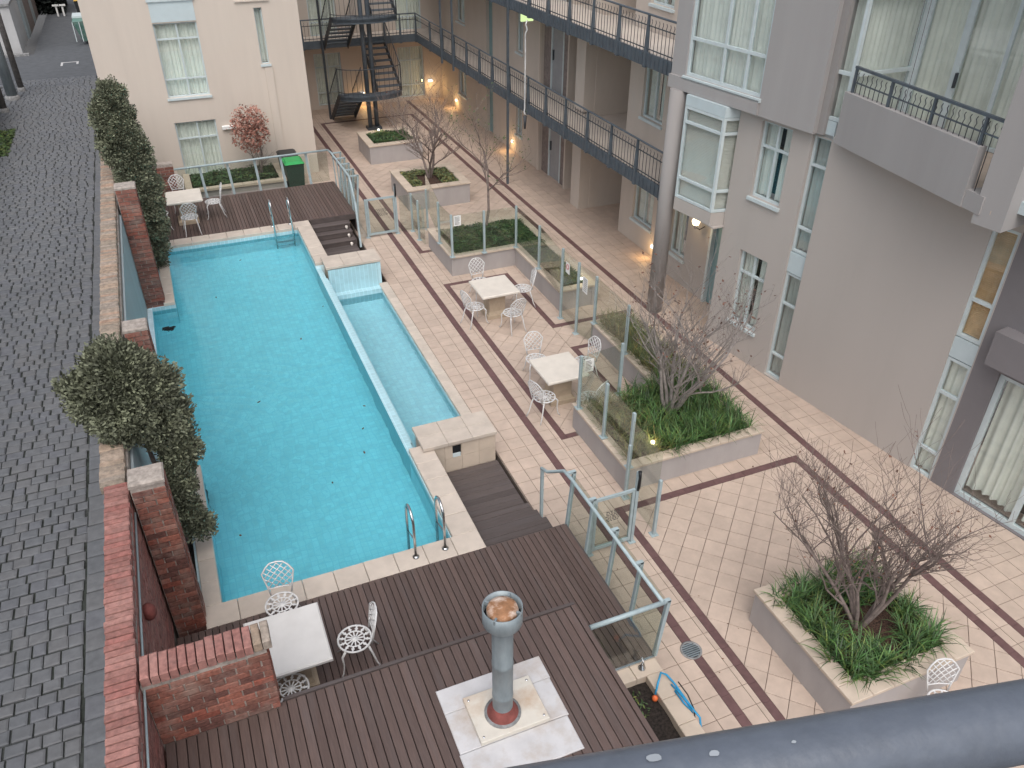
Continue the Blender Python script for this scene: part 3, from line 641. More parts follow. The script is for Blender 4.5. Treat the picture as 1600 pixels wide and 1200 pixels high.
planter_rect('square rendered planter with strappy plants and bare tree nearest the balcony',6.3,8.35,4.08,6.08,.64)
planter_L('L-shaped rendered planter packed with long grass and a grey stemmed tree',(6.0,8.88,9.2,11.32),(7.8,8.88,11.32,14.04),.55)
planter_L('L-shaped rendered planter with low green ground cover behind the middle table',(6.0,8.82,18.35,20.4),(7.77,8.82,15.6,18.35),.55)
planter_rect('square rendered planter with brown mulch and a fine bare tree',6.25,8.3,23.1,25.1,.66)
planter_rect('farthest square rendered planter in front of the steel stairs',6.25,8.2,27.7,29.5,.66,'soil')
gb = thing('planter','narrow dark soil planter with yellow tile edge beside the roof','planter',(3.8,4.6,0))
MB().box(3.27,4.41,2.0,5.66,0,.40).build('wall', M['render_planter'], gb); 
slab_run(gb,4.18,4.43,2.0,5.44,.40,.585,.40,'y','coping_tile','coping'); slab_run(gb,3.27,4.43,5.44,5.67,.40,.585,.40,'x','coping_tile','coping')
s = MB(); n = 30
for i in range(9):
    for j in range(31): s.v.append((3.265+.92*i/8, 2.0+3.44*j/30, .47+jit(.02)))
for i in range(8):
    for j in range(30): s.f.append((i*31+j,(i+1)*31+j,(i+1)*31+j+1,i*31+j+1)); s.r.append(0); s.smooth.append(True)
s.build('soil', M['soil'], gb)
bb = thing('planter','low rendered planting bed against the cream building behind the far deck','planter',(1.6,26.6,0))
MB().box(.15,3.1,26.05,27.66,0,.42).build('wall', M['render_planter'], bb)
slab_run(bb,.1,3.15,26.0,26.2,.42,.5,.35,'x','coping_tile','coping'); slab_run(bb,2.95,3.15,26.2,27.66,.42,.5,.35,'y','coping_tile','coping'); slab_run(bb,.1,.3,26.2,27.66,.42,.5,.35,'y','coping_tile','coping')
MB().box(.3,2.95,26.2,27.64,.3,.46).build('soil', M['soil'], bb)

# ------------------------------------------------------------------ strappy plants and ground cover
def blade(mb, x,y,z, a, L, wd, droop, lean):
    ca, sa = cos(a), sin(a); px, py = -sa, ca; pts = []; seg = 4; r = random.random()
    th = lean
    cx, cz = 0.0, 0.0; out = [(0,0)]
    for k in range(seg):
        th2 = th+droop*(k/seg); cx += L/seg*sin(th2); cz += L/seg*cos(th2); out.append((cx,cz))
    vs = []
    for k,(h,v) in enumerate(out):
        ww = wd*(1-(k/seg)**2*.92)/2
        vs.append((x+ca*h+px*ww,y+sa*h+py*ww,z+v)); vs.append((x+ca*h-px*ww,y+sa*h-py*ww,z+v))
    mb.add(vs,[(2*k,2*k+1,2*k+3,2*k+2) for k in range(seg)],r)
def clumps(mb, spots, nb, L, z, wd=.014):
    for (x,y,s) in spots:
        for _ in range(int(nb*s)):
            a = random.uniform(0,2*pi); blade(mb,x+jit(.07),y+jit(.07),z, a, L*s*random.uniform(.6,1.15), wd*random.uniform(.7,1.2), random.uniform(.6,2.0), random.uniform(.05,.75))
spots = []
for i in range(10):
    for j in range(10):
        x = 6.58+1.5*i/9+jit(.05); y = 4.36+1.5*j/9+jit(.05); dx, dy = x-7.40, y-4.95
        if (dx/.40)**2+(dy/.34)**2 > 1.0 and random.random() < .86: spots.append((x,y,random.uniform(.7,1.15)))
mb = MB(); clumps(mb, spots, 34, .44, .56, .019); tag(mb.build('strappy_plants', M['strap']), 'bright green strappy plants around the bare tree in nearest planter', 'plants', kind='stuff')
spots = []
for i in range(17):
    for j in range(11):
        x = 6.28+2.4*i/16+jit(.06); y = 9.42+1.75*j/10+jit(.06)
        if hypot(x-7.6,y-10.4) > .25: spots.append((x,y,random.uniform(.7,1.15)))
mb = MB(); clumps(mb, [s for s in spots if s[0] > 7.0], 32, .50, .47, .018); tag(mb.build('strappy_plants', M['strap']), 'deep green long grass hanging over the front of the L-shaped planter', 'plants', kind='stuff')
mb = MB(); clumps(mb, [(x,y,s*.9) for x,y,s in spots if x <= 7.0], 34, .40, .47)
sp2 = [(8.02+.62*i/5+jit(.05), 11.2+2.65*j/15+jit(.05), random.uniform(.8,1.15)) for i in range(6) for j in range(16)]
clumps(mb, sp2, 36, .40, .47); tag(mb.build('strappy_plants', M['strap_dry']), 'paler olive grass filling the back arm and fence side of the planter', 'plants', kind='stuff')
def cover(name,label,rects,z,n,mt,hgt=.16,size=.045):
    mb = MB()
    tot = sum((b-a)*(d-c) for a,b,c,d in rects)
    for (a,b,c,d) in rects:
        for _ in range(int(n*(b-a)*(d-c)/tot)):
            x, y = random.uniform(a,b), random.uniform(c,d); hh = hgt*(.35+.65*noise.noise(Vector((x*3,y*3,z))) + .3)
            zz = z+random.random()*max(.03,hh); s = size*random.uniform(.6,1.3); an = random.uniform(0,6.28); ti = random.uniform(-.7,.7)
            u = Vector((cos(an),sin(an),ti*.6)).normalized()*s; v = Vector((-sin(an)*.5,cos(an)*.5,jit(.5)))*s
            q = Vector((x,y,zz)); mb.add([q-u, q-v*.6, q+u, q+v*.6],[(0,1,2,3)],random.random())
    return tag(mb.build(name, M[mt]), label, 'plants', kind='stuff')
cover('ground_cover','low dark green ground cover in the planter behind the middle table',[(6.2,8.62,18.55,20.2),(7.97,8.62,15.85,18.55)],.47,17000,'cover',.17,.04)
mb = MB(); clumps(mb,[(8.3+jit(.3),16.0+random.random()*1.4,.7) for _ in range(26)],26,.34,.48); tag(mb.build('strappy_plants',M['strap_dry']),'wispy grass at the lit end of the ground cover planter','plants',kind='stuff')
cover('ground_cover','green ground cover filling the farthest square planter',[(6.5,7.95,27.95,29.25)],.58,5000,'cover',.16,.045)
cover('ground_cover','patchy grey green plants on the mulch below the fine bare tree',[(6.5,6.9,23.35,24.85),(6.5,8.05,24.4,24.85),(7.5,8.05,23.4,24.4)],.58,2600,'strap_dry',.12,.045)
cover('ground_cover','green creeping plants in the bed against the cream building',[(.35,2.9,26.22,27.5)],.46,5200,'cover',.18,.05)
cover('seedlings','few small seedlings sprouting in the dark soil planter by the roof',[(3.6,4.0,4.95,5.35)],.48,90,'greenleaf',.10,.035)

# ------------------------------------------------------------------ bare trees
def bare_tree(name,label,base,stems,h,spread,lv,r0,mt,seed,leaf=None,nleaf=0,lean=(0,0),twig=3,upb=.35,lsize=.03):
    random.seed(seed); t = thing(name,label,'tree',base); tr = MB(); br = MB(); tips = []
    def grow(p, d, L, r, lvl):
        n = 4; pts = [p]; rad = [r]; q = Vector(p); dd = d.copy()
        for k in range(n):
            dd = (dd+Vector((jit(.22),jit(.22),jit(.16)+.05*upb))).normalized(); q = q+dd*L/n; pts.append(q.copy()); rad.append(max(.0019,r*(1-.42*(k+1)/n)))
        (tr if lvl == 0 else br).tube(pts, rad, 6 if lvl < 2 else 4, cap=False)
        if lvl >= lv: tips.extend(pts[2:]); return
        for k in range(1,n+1):
            m_ = (2 if k < n else twig) if lvl > 0 else (2 if k > 1 else 1)
            for _ in range(m_):
                if random.random() < .24: continue
                az = random.uniform(0,2*pi); ax = dd.orthogonal().normalized(); ax.rotate(Matrix.Rotation(az,3,dd)) if False else None
                sd = Vector((cos(az),sin(az),random.uniform(-.05,.6))).normalized()
                nd = (dd*random.uniform(.35,.75)+sd*random.uniform(.5,.9)+Vector((0,0,upb*.5))).normalized()
                grow(pts[k], nd, L*random.uniform(.45,.72), rad[k]*.58, lvl+1)
    for i in range(stems):
        a = 2*pi*i/stems+jit(.4)
        d = Vector((cos(a)*spread+lean[0],sin(a)*spread+lean[1],1)).normalized()
        grow(Vector(base)+Vector((cos(a)*.05*(stems>1),sin(a)*.05*(stems>1),0)), d, h*random.uniform(.4,.55) if stems > 1 else h*.5, r0, 0)
    tr.build('trunk', M[mt], t); br.build('crown', M[mt], t)
    if leaf:
        lm = MB()
        for _ in range(nleaf):
            q = random.choice(tips)+Vector((jit(.03),jit(.03),jit(.03))); s = lsize*random.uniform(.6,1.3); a = random.uniform(0,6.28)
            u = Vector((cos(a),sin(a),jit(.6)))*s; v = Vector((-sin(a),cos(a),jit(.6)))*s*.55
            lm.add([q-u,q-v,q+u,q+v],[(0,1,2,3)],random.random())
        tag(lm.build('leaves', M[leaf], t), kind='stuff')
    return t
bare_tree('bare_tree','bare multi-stemmed tree with fine reddish twigs in the nearest planter',(7.28,5.05,.56),7,3.0,.42,3,.032,'bark',3,'dryleaf',320,twig=2,upb=.6,lsize=.020)
bare_tree('bare_tree','tree with thick pale grey stems in the long grass planter',(7.62,10.42,.46),6,3.3,.38,3,.040,'bark_pale',11,'dryleaf',330,lean=(.10,-.02),twig=2,upb=.6,lsize=.030)
bare_tree('bare_tree','slender bare sapling with tall thin trunk behind the glass fence',(7.58,19.95,.46),1,4.3,.1,3,.038,'bark',21,'greenleaf',260,upb=.5,lsize=.035)
bare_tree('bare_tree','small bare tree with fine twigs in the mulched square planter',(7.28,24.15,.58),3,3.7,.30,3,.040,'bark',31,'dryleaf',160,twig=3)
bare_tree('bare_tree','thin bare tree in the farthest planter before the stairs',(7.7,28.7,.58),2,2.3,.25,2,.022,'bark',41)
tr = bare_tree('russet_tree','small tree with russet red leaves against the cream building',(2.42,26.62,.45),3,1.55,.22,2,.020,'bark',51)
random.seed(52); lm = MB()
for _ in range(3400):
    th, ph, rr = random.uniform(0,2*pi), math.acos(jit(1)), random.random()**.4
    k = .82+.28*noise.noise(Vector((cos(th)*1.7,sin(th)*1.7,cos(ph)*1.7)))
    q = Vector((2.36+.78*rr*k*sin(ph)*cos(th),26.62+.70*rr*k*sin(ph)*sin(th),1.98+.92*rr*k*cos(ph)))
    if noise.noise(q*4.5) < -.12: continue
    s = .042*random.uniform(.6,1.3); a = random.uniform(0,6.28); u = Vector((cos(a),sin(a),jit(.8)))*s; v = Vector((-sin(a),cos(a),jit(.8)))*s*.6
    lm.add([q-u,q-v,q+u,q+v],[(0,1,2,3)],random.random())
tag(lm.build('crown', M['redleaf'], tr), kind='stuff')
# dense bushes along the pool wall
def bush(label, base, blobs, n, seed, stems):
    random.seed(seed); t = thing('pool_side_bush', label, 'bush', base); b = MB()
    for pts in stems: b.tube(pts, [.05-.03*i/(len(pts)-1) for i in range(len(pts))], 7)
    b.build('trunk', M['bark'], t); lm = MB(); core = MB()
    wsum = sum(r[3]**2*r[4] for r in blobs)
    for (x,y,z,r,rz) in blobs:
        cl = int(60*r*r*10)
        for _ in range(max(14,int(n*r*r*rz/wsum/26))):
            th, ph = random.uniform(0,2*pi), math.acos(jit(1)); rr = random.uniform(.62,1.05)
            k = 1+.30*noise.noise(Vector((x+cos(th)*sin(ph)*2.2,y+sin(th)*sin(ph)*2.2,z+cos(ph)*2.2)))
            cpos = Vector((x+r*rr*k*sin(ph)*cos(th), y+r*rr*k*sin(ph)*sin(th), z+rz*rr*k*cos(ph)))
            out = (cpos-Vector((x,y,z))).normalized(); cr = random.random()*.6
            for _ in range(26):                                     # a tuft of scale-like leaves
                q = cpos+Vector((jit(.085),jit(.085),jit(.085))); s = random.uniform(.016,.036)
                d = (out+Vector((jit(.8),jit(.8),jit(.8)+.3))).normalized(); sd = d.orthogonal().normalized()*s*.45
                lm.add([q-d*s-sd*.4,q-d*s+sd*.4,q+d*s*.3+sd,q+d*s,q+d*s*.3-sd],[(0,1,2,3,4)],cr+random.random()*.25)
    tag(lm.build('crown', M['conifer'], t), kind='stuff')
bush('big rounded olive green bush spilling over the wall beside mid pool', (-1.08,10.2,.36),
  [(-1.25,10.05,3.75,.42,.42),(-1.55,10.0,3.55,.36,.34),(-.98,10.1,3.45,.36,.40),(-1.30,9.95,3.25,.44,.36),(-.95,10.0,2.95,.32,.36),(-.74,10.1,3.0,.20,.22),(-.80,10.05,2.42,.25,.34),(-.90,10.0,1.92,.20,.30),(-.92,9.9,1.42,.19,.26),(-.80,9.95,1.1,.19,.22),(-1.8,10.0,3.75,.16,.14)], 95000, 61,
  [[(-1.1,10.2,.36),(-1.02,10.15,1.2),(-1.0,10.1,2.2),(-1.15,10.05,3.3)],[(-1.12,10.25,.36),(-1.15,10.3,1.4),(-1.2,10.2,2.6),(-1.4,10.1,3.4)]])
bush('tall columnar olive green bush by the far pool corner', (-1.05,20.4,.36),
  [(-1.02,20.2,4.75,.30,.40),(-1.22,20.2,4.35,.30,.42),(-.95,20.2,4.2,.34,.46),(-1.15,20.2,3.75,.36,.48),(-.82,20.2,3.55,.36,.46),(-.95,20.2,3.05,.40,.46),(-.72,20.2,2.75,.32,.42),(-.88,20.2,2.35,.36,.44),(-.82,20.3,1.8,.32,.44),(-.88,20.4,1.25,.28,.40),(-.95,20.6,.8,.22,.34)], 85000, 62,
  [[(-1.05,20.4,.36),(-1.0,20.4,1.5),(-.98,20.3,3.0),(-1.05,20.2,4.4)]])
random.seed(99)

# ------------------------------------------------------------------ outdoor tables and chairs
def make_table(label, c, z, top, sx=.93, sy=.95):
    t = thing('outdoor_table', label, 'table', (c[0],c[1],z))
    x, y = c
    MB().cbox(x-sx/2,x+sx/2,y-sy/2,y+sy/2,z+.685,z+.735,.018).build('table_top', M[top], t)
    MB().box(x-sx/2+.035,x+sx/2-.035,y-sy/2+.035,y+sy/2-.035,z+.655,z+.685).build('top_moulding', M[top], t)
    a, b = .20, .27
    pd = MB(); P = lambda r, h: [(x-r,y-r,z+h),(x+r,y-r,z+h),(x+r,y+r,z+h),(x-r,y+r,z+h)]
    for r0, h0, r1, h1 in ((b,0,b,.09),(a+.03,.09,a,.16),(a,.16,a,.52),(a,.52,b,.655)): pd.hexa(P(r0,h0)+P(r1,h1))
    pd.build('pedestal', M['stone_ped'], t)
make_table('cream stone table by the planter at the middle of the courtyard',(6.31,16.12),0,'stone_top')
make_table('cream stone table against the glass fence of the grass planter',(6.20,12.32),0,'stone_top',.90)
make_table('pale stone table on the far pool deck',(-.01,23.28),.6,'stone_top')
make_table('white stone table on the near deck behind the brick stub',(.02,7.11),.6,'stone_top_g')
def make_chair():
    t = thing('garden_chair','white cast metal chair','chair',(0,0,0),'white cast metal garden chairs')
    W = M['white']; zs = .44
    m = MB().lathe((0,0,zs),[(.205,-.012),(.222,-.006),(.222,.008),(.205,.012),(.197,.004),(.205,-.012)],28); m.build('seat_rim', W, t)
    s = MB(); s.lathe((0,0,zs),[(0.0,.006),(.045,.006),(.045,-.006)],14); s.lathe((0,0,zs),[(.115,-.005),(.115,.006),(.130,.006),(.130,-.005)],24)
    for k in range(12):
        a = 2*pi*k/12; s.bar((.04*cos(a),.04*sin(a),zs),(.12*cos(a),.12*sin(a),zs),.016,.010)
        a += pi/12; s.bar((.125*cos(a),.125*sin(a),zs),(.205*cos(a),.205*sin(a),zs),.022,.010)
        a2 = a+pi/12; s.bar((.16*cos(a-.13),.16*sin(a-.13),zs),(.16*cos(a+.13),.16*sin(a+.13),zs),.014,.010)
    s.build('seat', W, t)
    def B(u,h): return (u, -.185-.10*(h/.5)-.03*(1-(u/.2)**2), zs+h)       # back curve
    out = [(-.135,.0),(-.165,.15),(-.205,.35),(-.15,.425),(-.085,.478),(0,.487),(.085,.478),(.15,.425),(.205,.35),(.165,.15),(.135,.0)]
    MB().tube([B(u,h) for u,h in out],.0115,7).build('back_frame', W, t)
    lat = MB(); lo = .10
    def inside(u,h):
        if h < lo or h > .48: return False
        wv = .15+.06*min(1,h/.34) if h <= .36 else .205-(h-.36)*1.25
        return abs(u) < wv-.003
    for sg in (1,-1):
        for k in range(-6,7):
            c0 = k*.092; pts = []
            for i in range(60):
                u = -.21+.42*i/59; h = .27+sg*(u-c0)*1.05
                if inside(u,h): pts.append(B(u,h))
            if len(pts) > 3: lat.tube([pts[0],pts[len(pts)//2],pts[-1]],.0075,5)
    lat.tube([B(-.155,lo),B(0,lo),B(.155,lo)],.009,6); lat.build('back_lattice', W, t)
    for sx in (-1,1):
        MB().tube([(sx*.15,.13,zs-.01),(sx*.185,.185,.36),(sx*.178,.178,.20),(sx*.19,.20,.06),(sx*.215,.235,.0)],[.017,.016,.011,.010,.013],7).build('leg', W, t)
        MB().tube([(sx*.14,-.15,zs-.01),(sx*.165,-.19,.30),(sx*.18,-.235,.12),(sx*.20,-.29,.0)],[.016,.014,.011,.012],7).build('leg', W, t)
    return t
proto = make_chair(); first = [True]
def chair(x,y,z,ang,label):
    o = proto if first[0] else copy_tree(proto); first[0] = False
    o.location = (x,y,z); o.rotation_euler = (0,0,radians(ang)); o['label'] = label
# angle 0 = chair facing +Y (back towards -Y)
T = 'at the middle courtyard table'
chair(6.30,17.02,0,180,'white lattice chair on the planter side of the middle courtyard table')
chair(7.12,16.28,0,75,'white lattice chair at the right of the middle courtyard table')
chair(5.72,15.85,0,-75,'white lattice chair at the pool side of the middle courtyard table')
chair(6.42,15.25,0,10,'white lattice chair on the near side of the middle courtyard table')
chair(6.10,13.20,0,172,'white lattice chair beyond the table next to the glass fence')
chair(6.98,12.72,0,100,'white lattice chair beside the grass planter wall, seen past the fence glass')
chair(5.68,11.86,0,-70,'white lattice chair at the pool side of the table by the fence')
chair(6.50,11.50,0,28,'white lattice chair on the near side of the fence table, partly behind glass')
chair(-.12,24.22,.6,180,'white lattice chair behind the far deck table')
chair(.72,23.35,.6,88,'white lattice chair at the right of the far deck table')
chair(.02,22.42,.6,3,'white lattice chair in front of the far deck table')
chair(-.70,22.95,.6,-84,'white lattice chair at the bush side of the far deck table')
chair(.06,7.98,.6,172,'white lattice chair at the pool edge beyond the near white table')
chair(.82,7.06,.6,84,'white lattice chair right of the near white table on the deck')
chair(-.06,6.63,.6,-90,'white chair tucked under the near white table above the roof edge')
chair(7.52,3.72,0,160,'white lattice chair against the nearest planter just above the balcony rail')
# ------------------------------------------------------------------ glass pool fences
def posts_panes(t, posts, panes, w=.05):
    for (x,y,z0,z1) in posts:
        MB().cbox(x-w/2,x+w/2,y-w/2,y+w/2,z0,z1,.006).build('post', M['post'], t)
        MB().cbox(x-.065,x+.065,y-.065,y+.065,z0,z0+.014,.003).build('foot_plate', M['post'], t)
    for (a,b,z0,z1) in panes:
        a = Vector((*a,0)); b = Vector((*b,0)); d = (b-a).normalized()*.035; n = Vector((-d.y,d.x,0)).normalized()*.005; a += d; b -= d
        MB().hexa([a-n+V(0,0,z0),b-n+V(0,0,z0),b+n+V(0,0,z0),a+n+V(0,0,z0),a-n+V(0,0,z1),b-n+V(0,0,z1),b+n+V(0,0,z1),a+n+V(0,0,z1)]).build('glass_pane', M['fglass'], t)
def notice(t, x, y, z, axis, w=.19, h=.27, col='ink', rows=7):
    o = MB(); k = MB()
    if axis == 'x':
        o.box(x,x+w,y-.014,y-.009,z,z+h)
        for i in range(rows): k.box(x+.025,x+w-.025-random.random()*.05,y-.0165,y-.0145,z+h-.035-i*(h-.05)/rows-.010,z+h-.035-i*(h-.05)/rows)
    else:
        o.box(x-.014,x-.009,y,y+w,z,z+h)
        for i in range(rows): k.box(x-.0165,x-.0145,y+.025,y+w-.025-random.random()*.05,z+h-.035-i*(h-.05)/rows-.010,z+h-.035-i*(h-.05)/rows)
    s = o.build('notice', M['sign'], t); off = WL[t]; k.build('printed_lines', M[col], s); return s
P4,P5,P6,P7,P8,P9,P10,P11 = (6.02,19.32),(6.05,18.37),(6.91,18.32),(7.80,18.32),(7.83,16.92),(7.68,15.30),(7.69,14.50),(7.83,13.92)
f1 = thing('glass_fence','clear glass pool fence with grey posts on the ground cover planter','fence',(7,17,0))
posts_panes(f1,[(*P4,.55,1.70),(*P5,.55,1.70),(*P6,.55,1.70),(*P7,.55,1.70),(*P8,.55,1.70),(*P9,0,1.80)],[(P4,P5,.60,1.68),(P5,P6,.60,1.68),(P6,P7,.60,1.68),(P7,P8,.60,1.68),(P8,P9,.60,1.70)])
notice(f1,6.09,18.30,1.42,'x')
f2 = thing('glass_fence','tall clear glass fence panels closing the gap between two planters','fence',(7.7,14.6,0))
posts_panes(f2,[(*P10,0,1.80),(*P11,.55,1.70),(7.83,12.53,.55,1.70)],[(P9,P10,.06,1.78),(P10,P11,.06,1.74),(P11,(7.83,12.53),.6,1.68)])
notice(f2,7.69,14.05,1.22,'y',.22,.36)
st_ = MB().box(7.675,7.679,14.93,15.12,1.30,1.56).build('warning_sticker', M['sign'], f2); MB().tube([(7.672,15.025+.055*cos(a*pi/6),1.46+.055*sin(a*pi/6)) for a in range(13)],.008,5).build('red_ring', M['ink_red'], st_)
f3 = thing('glass_fence','clear glass fence with grey posts around the long grass planter','fence',(6.1,10.2,0))
P12,P13,P14,P15 = (6.98,11.25),(6.05,11.13),(6.06,10.15),(6.07,9.24)
posts_panes(f3,[(*P12,.55,1.70),(*P13,.55,1.71),(*P14,.55,1.71),(*P15,.55,1.69),(5.97,9.10,0,1.15),(5.96,8.13,0,1.16)],[((7.83,12.53),(7.02,11.27),.6,1.68),(P12,P13,.60,1.69),(P13,P14,.60,1.69),(P14,P15,.60,1.68),((5.97,9.10),(5.96,8.13),.06,1.66)])
notice(f3,6.10,11.10,1.36,'x')
f4 = thing('glass_fence','low glass fence panels between the far gate and the planters','fence',(6,21,0))
posts_panes(f4,[(5.94,21.61,0,1.15),(5.93,20.93,0,1.18),(6.38,21.56,0,1.22)],[((5.55,21.61),(5.94,21.61),.06,1.12),((5.94,21.61),(5.93,20.93),.06,1.13),((5.93,20.93),(5.96,20.42),.06,1.13),((6.38,21.56),(6.06,19.36),.66,1.68),((5.94,21.61),(6.38,21.56),.06,1.13)])
def gate(label, x0, x1, y, latch):
    t = thing('pool_gate', label, 'gate', ((x0+x1)/2,y,0))
    g = MB().box(x0,x0+.045,y-.02,y+.02,.06,1.14).box(x1-.045,x1,y-.02,y+.02,.06,1.14).box(x0+.045,x1-.045,y-.018,y+.018,1.09,1.138).box(x0+.045,x1-.045,y-.018,y+.018,.065,.125)
    g.build('gate_frame', M['post'], t)
    MB().box(x0+.046,x1-.046,y-.005,y+.005,.126,1.089).build('glass_pane', M['fglass'], t)
    for (px,h) in ((x0-.035,1.14),(x1+.035,1.47 if latch else 1.40)): MB().cbox(px-.025,px+.025,y-.025,y+.025,0,h,.006).build('post', M['post'], t); MB().cbox(px-.06,px+.06,y-.06,y+.06,.002,.016,.003).build('foot_plate', M['post'], t)
    MB().tube([(x1+.035,y-.03,1.12),(x1+.035,y-.045,1.2),(x1+.04,y-.045,1.38),(x1+.035,y-.03,1.49)],[.022,.026,.022,.03],8).build('latch', M['black'], t)
    k = MB()                                                       # frosted lettering on the glass
    for r in range(7):
        z = .80-r*.032; x = x0+.20+random.random()*.05
        while x < x1-.26: d = random.uniform(.02,.06); k.box(x,x+d,y-.0085,y-.0055,z,z+.013); x += d+.016
    k.build('lettering', M['ink'], t)
gate('framed glass pool gate with tall latch beside the near deck railing',4.80,5.50,8.13,True)
gate('framed glass pool gate with tall latch beside the far deck railing',4.66,5.46,21.63,False)
# deck railings
def rail_post(t, y, xd, xo, z0, zt, xr):
    m_ = MB().bar((xd,y,z0),(xo,y,zt),.05,.05,(0,1,0)); m_.bar((xr,y,zt-.01),(xo+.02,y,zt-.01),.05,.035); m_.build('post', M['post'], t)
r1 = thing('deck_railing','pale grey tube railing with glass along the near deck','railing',(4.42,7,0.6))
MB().tube([(4.36,9.14,1.14),(4.40,9.0,1.15),(4.42,8.46,1.58),(4.42,8.2,1.615),(4.43,5.66,1.625)],.026,10).build('handrail', M['post'], r1)
MB().tube([(4.47,5.67,1.60),(3.42,5.67,1.60)],.032,10).build('handrail', M['post'], r1)
MB().bar((4.37,9.10,0),(4.37,9.12,1.12),.045,.045,(0,1,0)).build('post', M['post'], r1)
for y in (8.38,7.72,7.05,6.38): rail_post(r1,y,4.465,4.55,.35,1.60,4.42)
rail_post(r1,5.68,4.44,4.53,.585,1.61,4.42)
for a,b in ((8.35,7.76),(7.69,7.09),(7.02,6.42),(6.35,5.72)):
    MB().hexa([(4.47,a,.42),(4.48,a,.42),(4.48,b,.42),(4.47,b,.42),(4.535,a,1.54),(4.545,a,1.54),(4.545,b,1.54),(4.535,b,1.54)]).build('glass_pane', M['fglass'], r1)
MB().box(3.30,4.44,5.645,5.655,.615,1.565).build('glass_pane', M['fglass'], r1)
MB().box(3.30,4.42,5.635,5.665,.590,.614).build('bottom_channel', M['chrome'], r1)
tap = thing('garden_tap','small chrome tap on the tiled planter edge by the glass','tap',(4.18,5.56,.59))
MB().lathe((4.18,5.56,.586),[(.05,0),(.05,.015),(.022,.03),(.018,.09),(0,.10)],12).build('body', M['chrome'], tap); MB().tube([(4.18,5.56,.66),(4.18,5.52,.69),(4.19,5.60,.76)],.012,8).build('spout', M['chrome'], tap)
r2 = thing('deck_railing','pale grey tube railing with glass around the far deck','railing',(2,24.9,.6))
MB().tube([(-.10,24.9,1.56),(4.34,24.9,1.60)],.030,10).build('handrail', M['post'], r2)
MB().tube([(4.34,24.9,1.60),(4.38,24.6,1.60),(4.40,22.35,1.60),(4.36,22.0,1.52),(4.33,21.55,1.16)],.030,10).build('handrail', M['post'], r2)
for x in (.62,1.40,2.18,2.94,3.70):
    MB().bar((x+.03,24.95,.45),(x-.03,24.97,1.55),.07,.03,(0,1,0)).build('post', M['post'], r2)
xs = [-.08,.62,1.40,2.18,2.94,3.70,4.36]
for a,b in zip(xs[:-1],xs[1:]): MB().box(a+.05,b-.05,24.985,24.995,.62,1.50).build('glass_pane', M['fglass'], r2)
for y in (24.6,24.05,23.5,22.95,22.4): rail_post(r2,y,4.50,4.66,.05,1.59,4.40)
for y in (24.6,24.05,23.5,22.95,22.4): MB().bar((4.43,y,.55),(4.41,y,1.58),.03,.03,(0,1,0)).build('baluster', M['post'], r2)
for a,b in zip((24.6,24.05,23.5,22.95),(24.05,23.5,22.95,22.4)): MB().hexa([(4.52,a-.03,.1),(4.53,a-.03,.1),(4.53,b+.03,.1),(4.52,b+.03,.1),(4.64,a-.03,1.54),(4.65,a-.03,1.54),(4.65,b+.03,1.54),(4.64,b+.03,1.54)]).build('glass_pane', M['fglass'], r2)
MB().bar((4.33,21.56,1.16),(4.27,21.08,0.0),.05,.05,(0,1,0)).build('post', M['post'], r2)
MB().add([(4.33,21.58,1.12),(4.30,21.1,.05),(4.60,21.64,.05),(4.60,21.64,1.1)],[(0,1,2,3)]).build('glass_pane', M['fglass'], r2)

# ------------------------------------------------------------------ building tools
class Pl:                                                          # a vertical wall plane
    def __init__(s, O, U, N): s.O = Vector((O[0],O[1],0)); s.U = Vector((U[0],U[1],0)).normalized(); s.N = Vector((N[0],N[1],0)).normalized()
    def p(s, u, z, d=0): q = s.O+s.U*u+s.N*d; return (q.x,q.y,z)
    def box(s, mb, u0,u1,z0,z1,d0,d1):
        return mb.hexa([s.p(u0,z0,d0),s.p(u1,z0,d0),s.p(u1,z0,d1),s.p(u0,z0,d1),s.p(u0,z1,d0),s.p(u1,z1,d0),s.p(u1,z1,d1),s.p(u0,z1,d1)])
def facade(t, pl, u0,u1,z0,z1, holes, mt, thick=.28, name='wall'):
    us = sorted({u0,u1,*[h[0] for h in holes],*[h[1] for h in holes]}); zs = sorted({z0,z1,*[h[2] for h in holes],*[h[3] for h in holes]})
    us = [u for u in us if u0 <= u <= u1]; zs = [z for z in zs if z0 <= z <= z1]
    mb = MB()
    for a,b in zip(us[:-1],us[1:]):
        for c,d in zip(zs[:-1],zs[1:]):
            m_ = ((a+b)/2,(c+d)/2)
            if any(h[0] < m_[0] < h[1] and h[2] < m_[1] < h[3] for h in holes): continue
            mb.add([pl.p(a,c),pl.p(b,c),pl.p(b,d),pl.p(a,d)],[(0,1,2,3)]); mb.add([pl.p(a,c,-thick),pl.p(a,d,-thick),pl.p(b,d,-thick),pl.p(b,c,-thick)],[(0,1,2,3)])
    for (a,b,c,d) in [h[:4] for h in holes]+[(u0,u1,z0,z1)]:
        for q in (((a,c),(b,c)),((b,c),(b,d)),((b,d),(a,d)),((a,d),(a,c))):
            (ua,za),(ub,zb) = q; mb.add([pl.p(ua,za),pl.p(ub,zb),pl.p(ub,zb,-thick),pl.p(ua,za,-thick)],[(0,1,2,3)])
    return mb.build(name, M[mt], t)
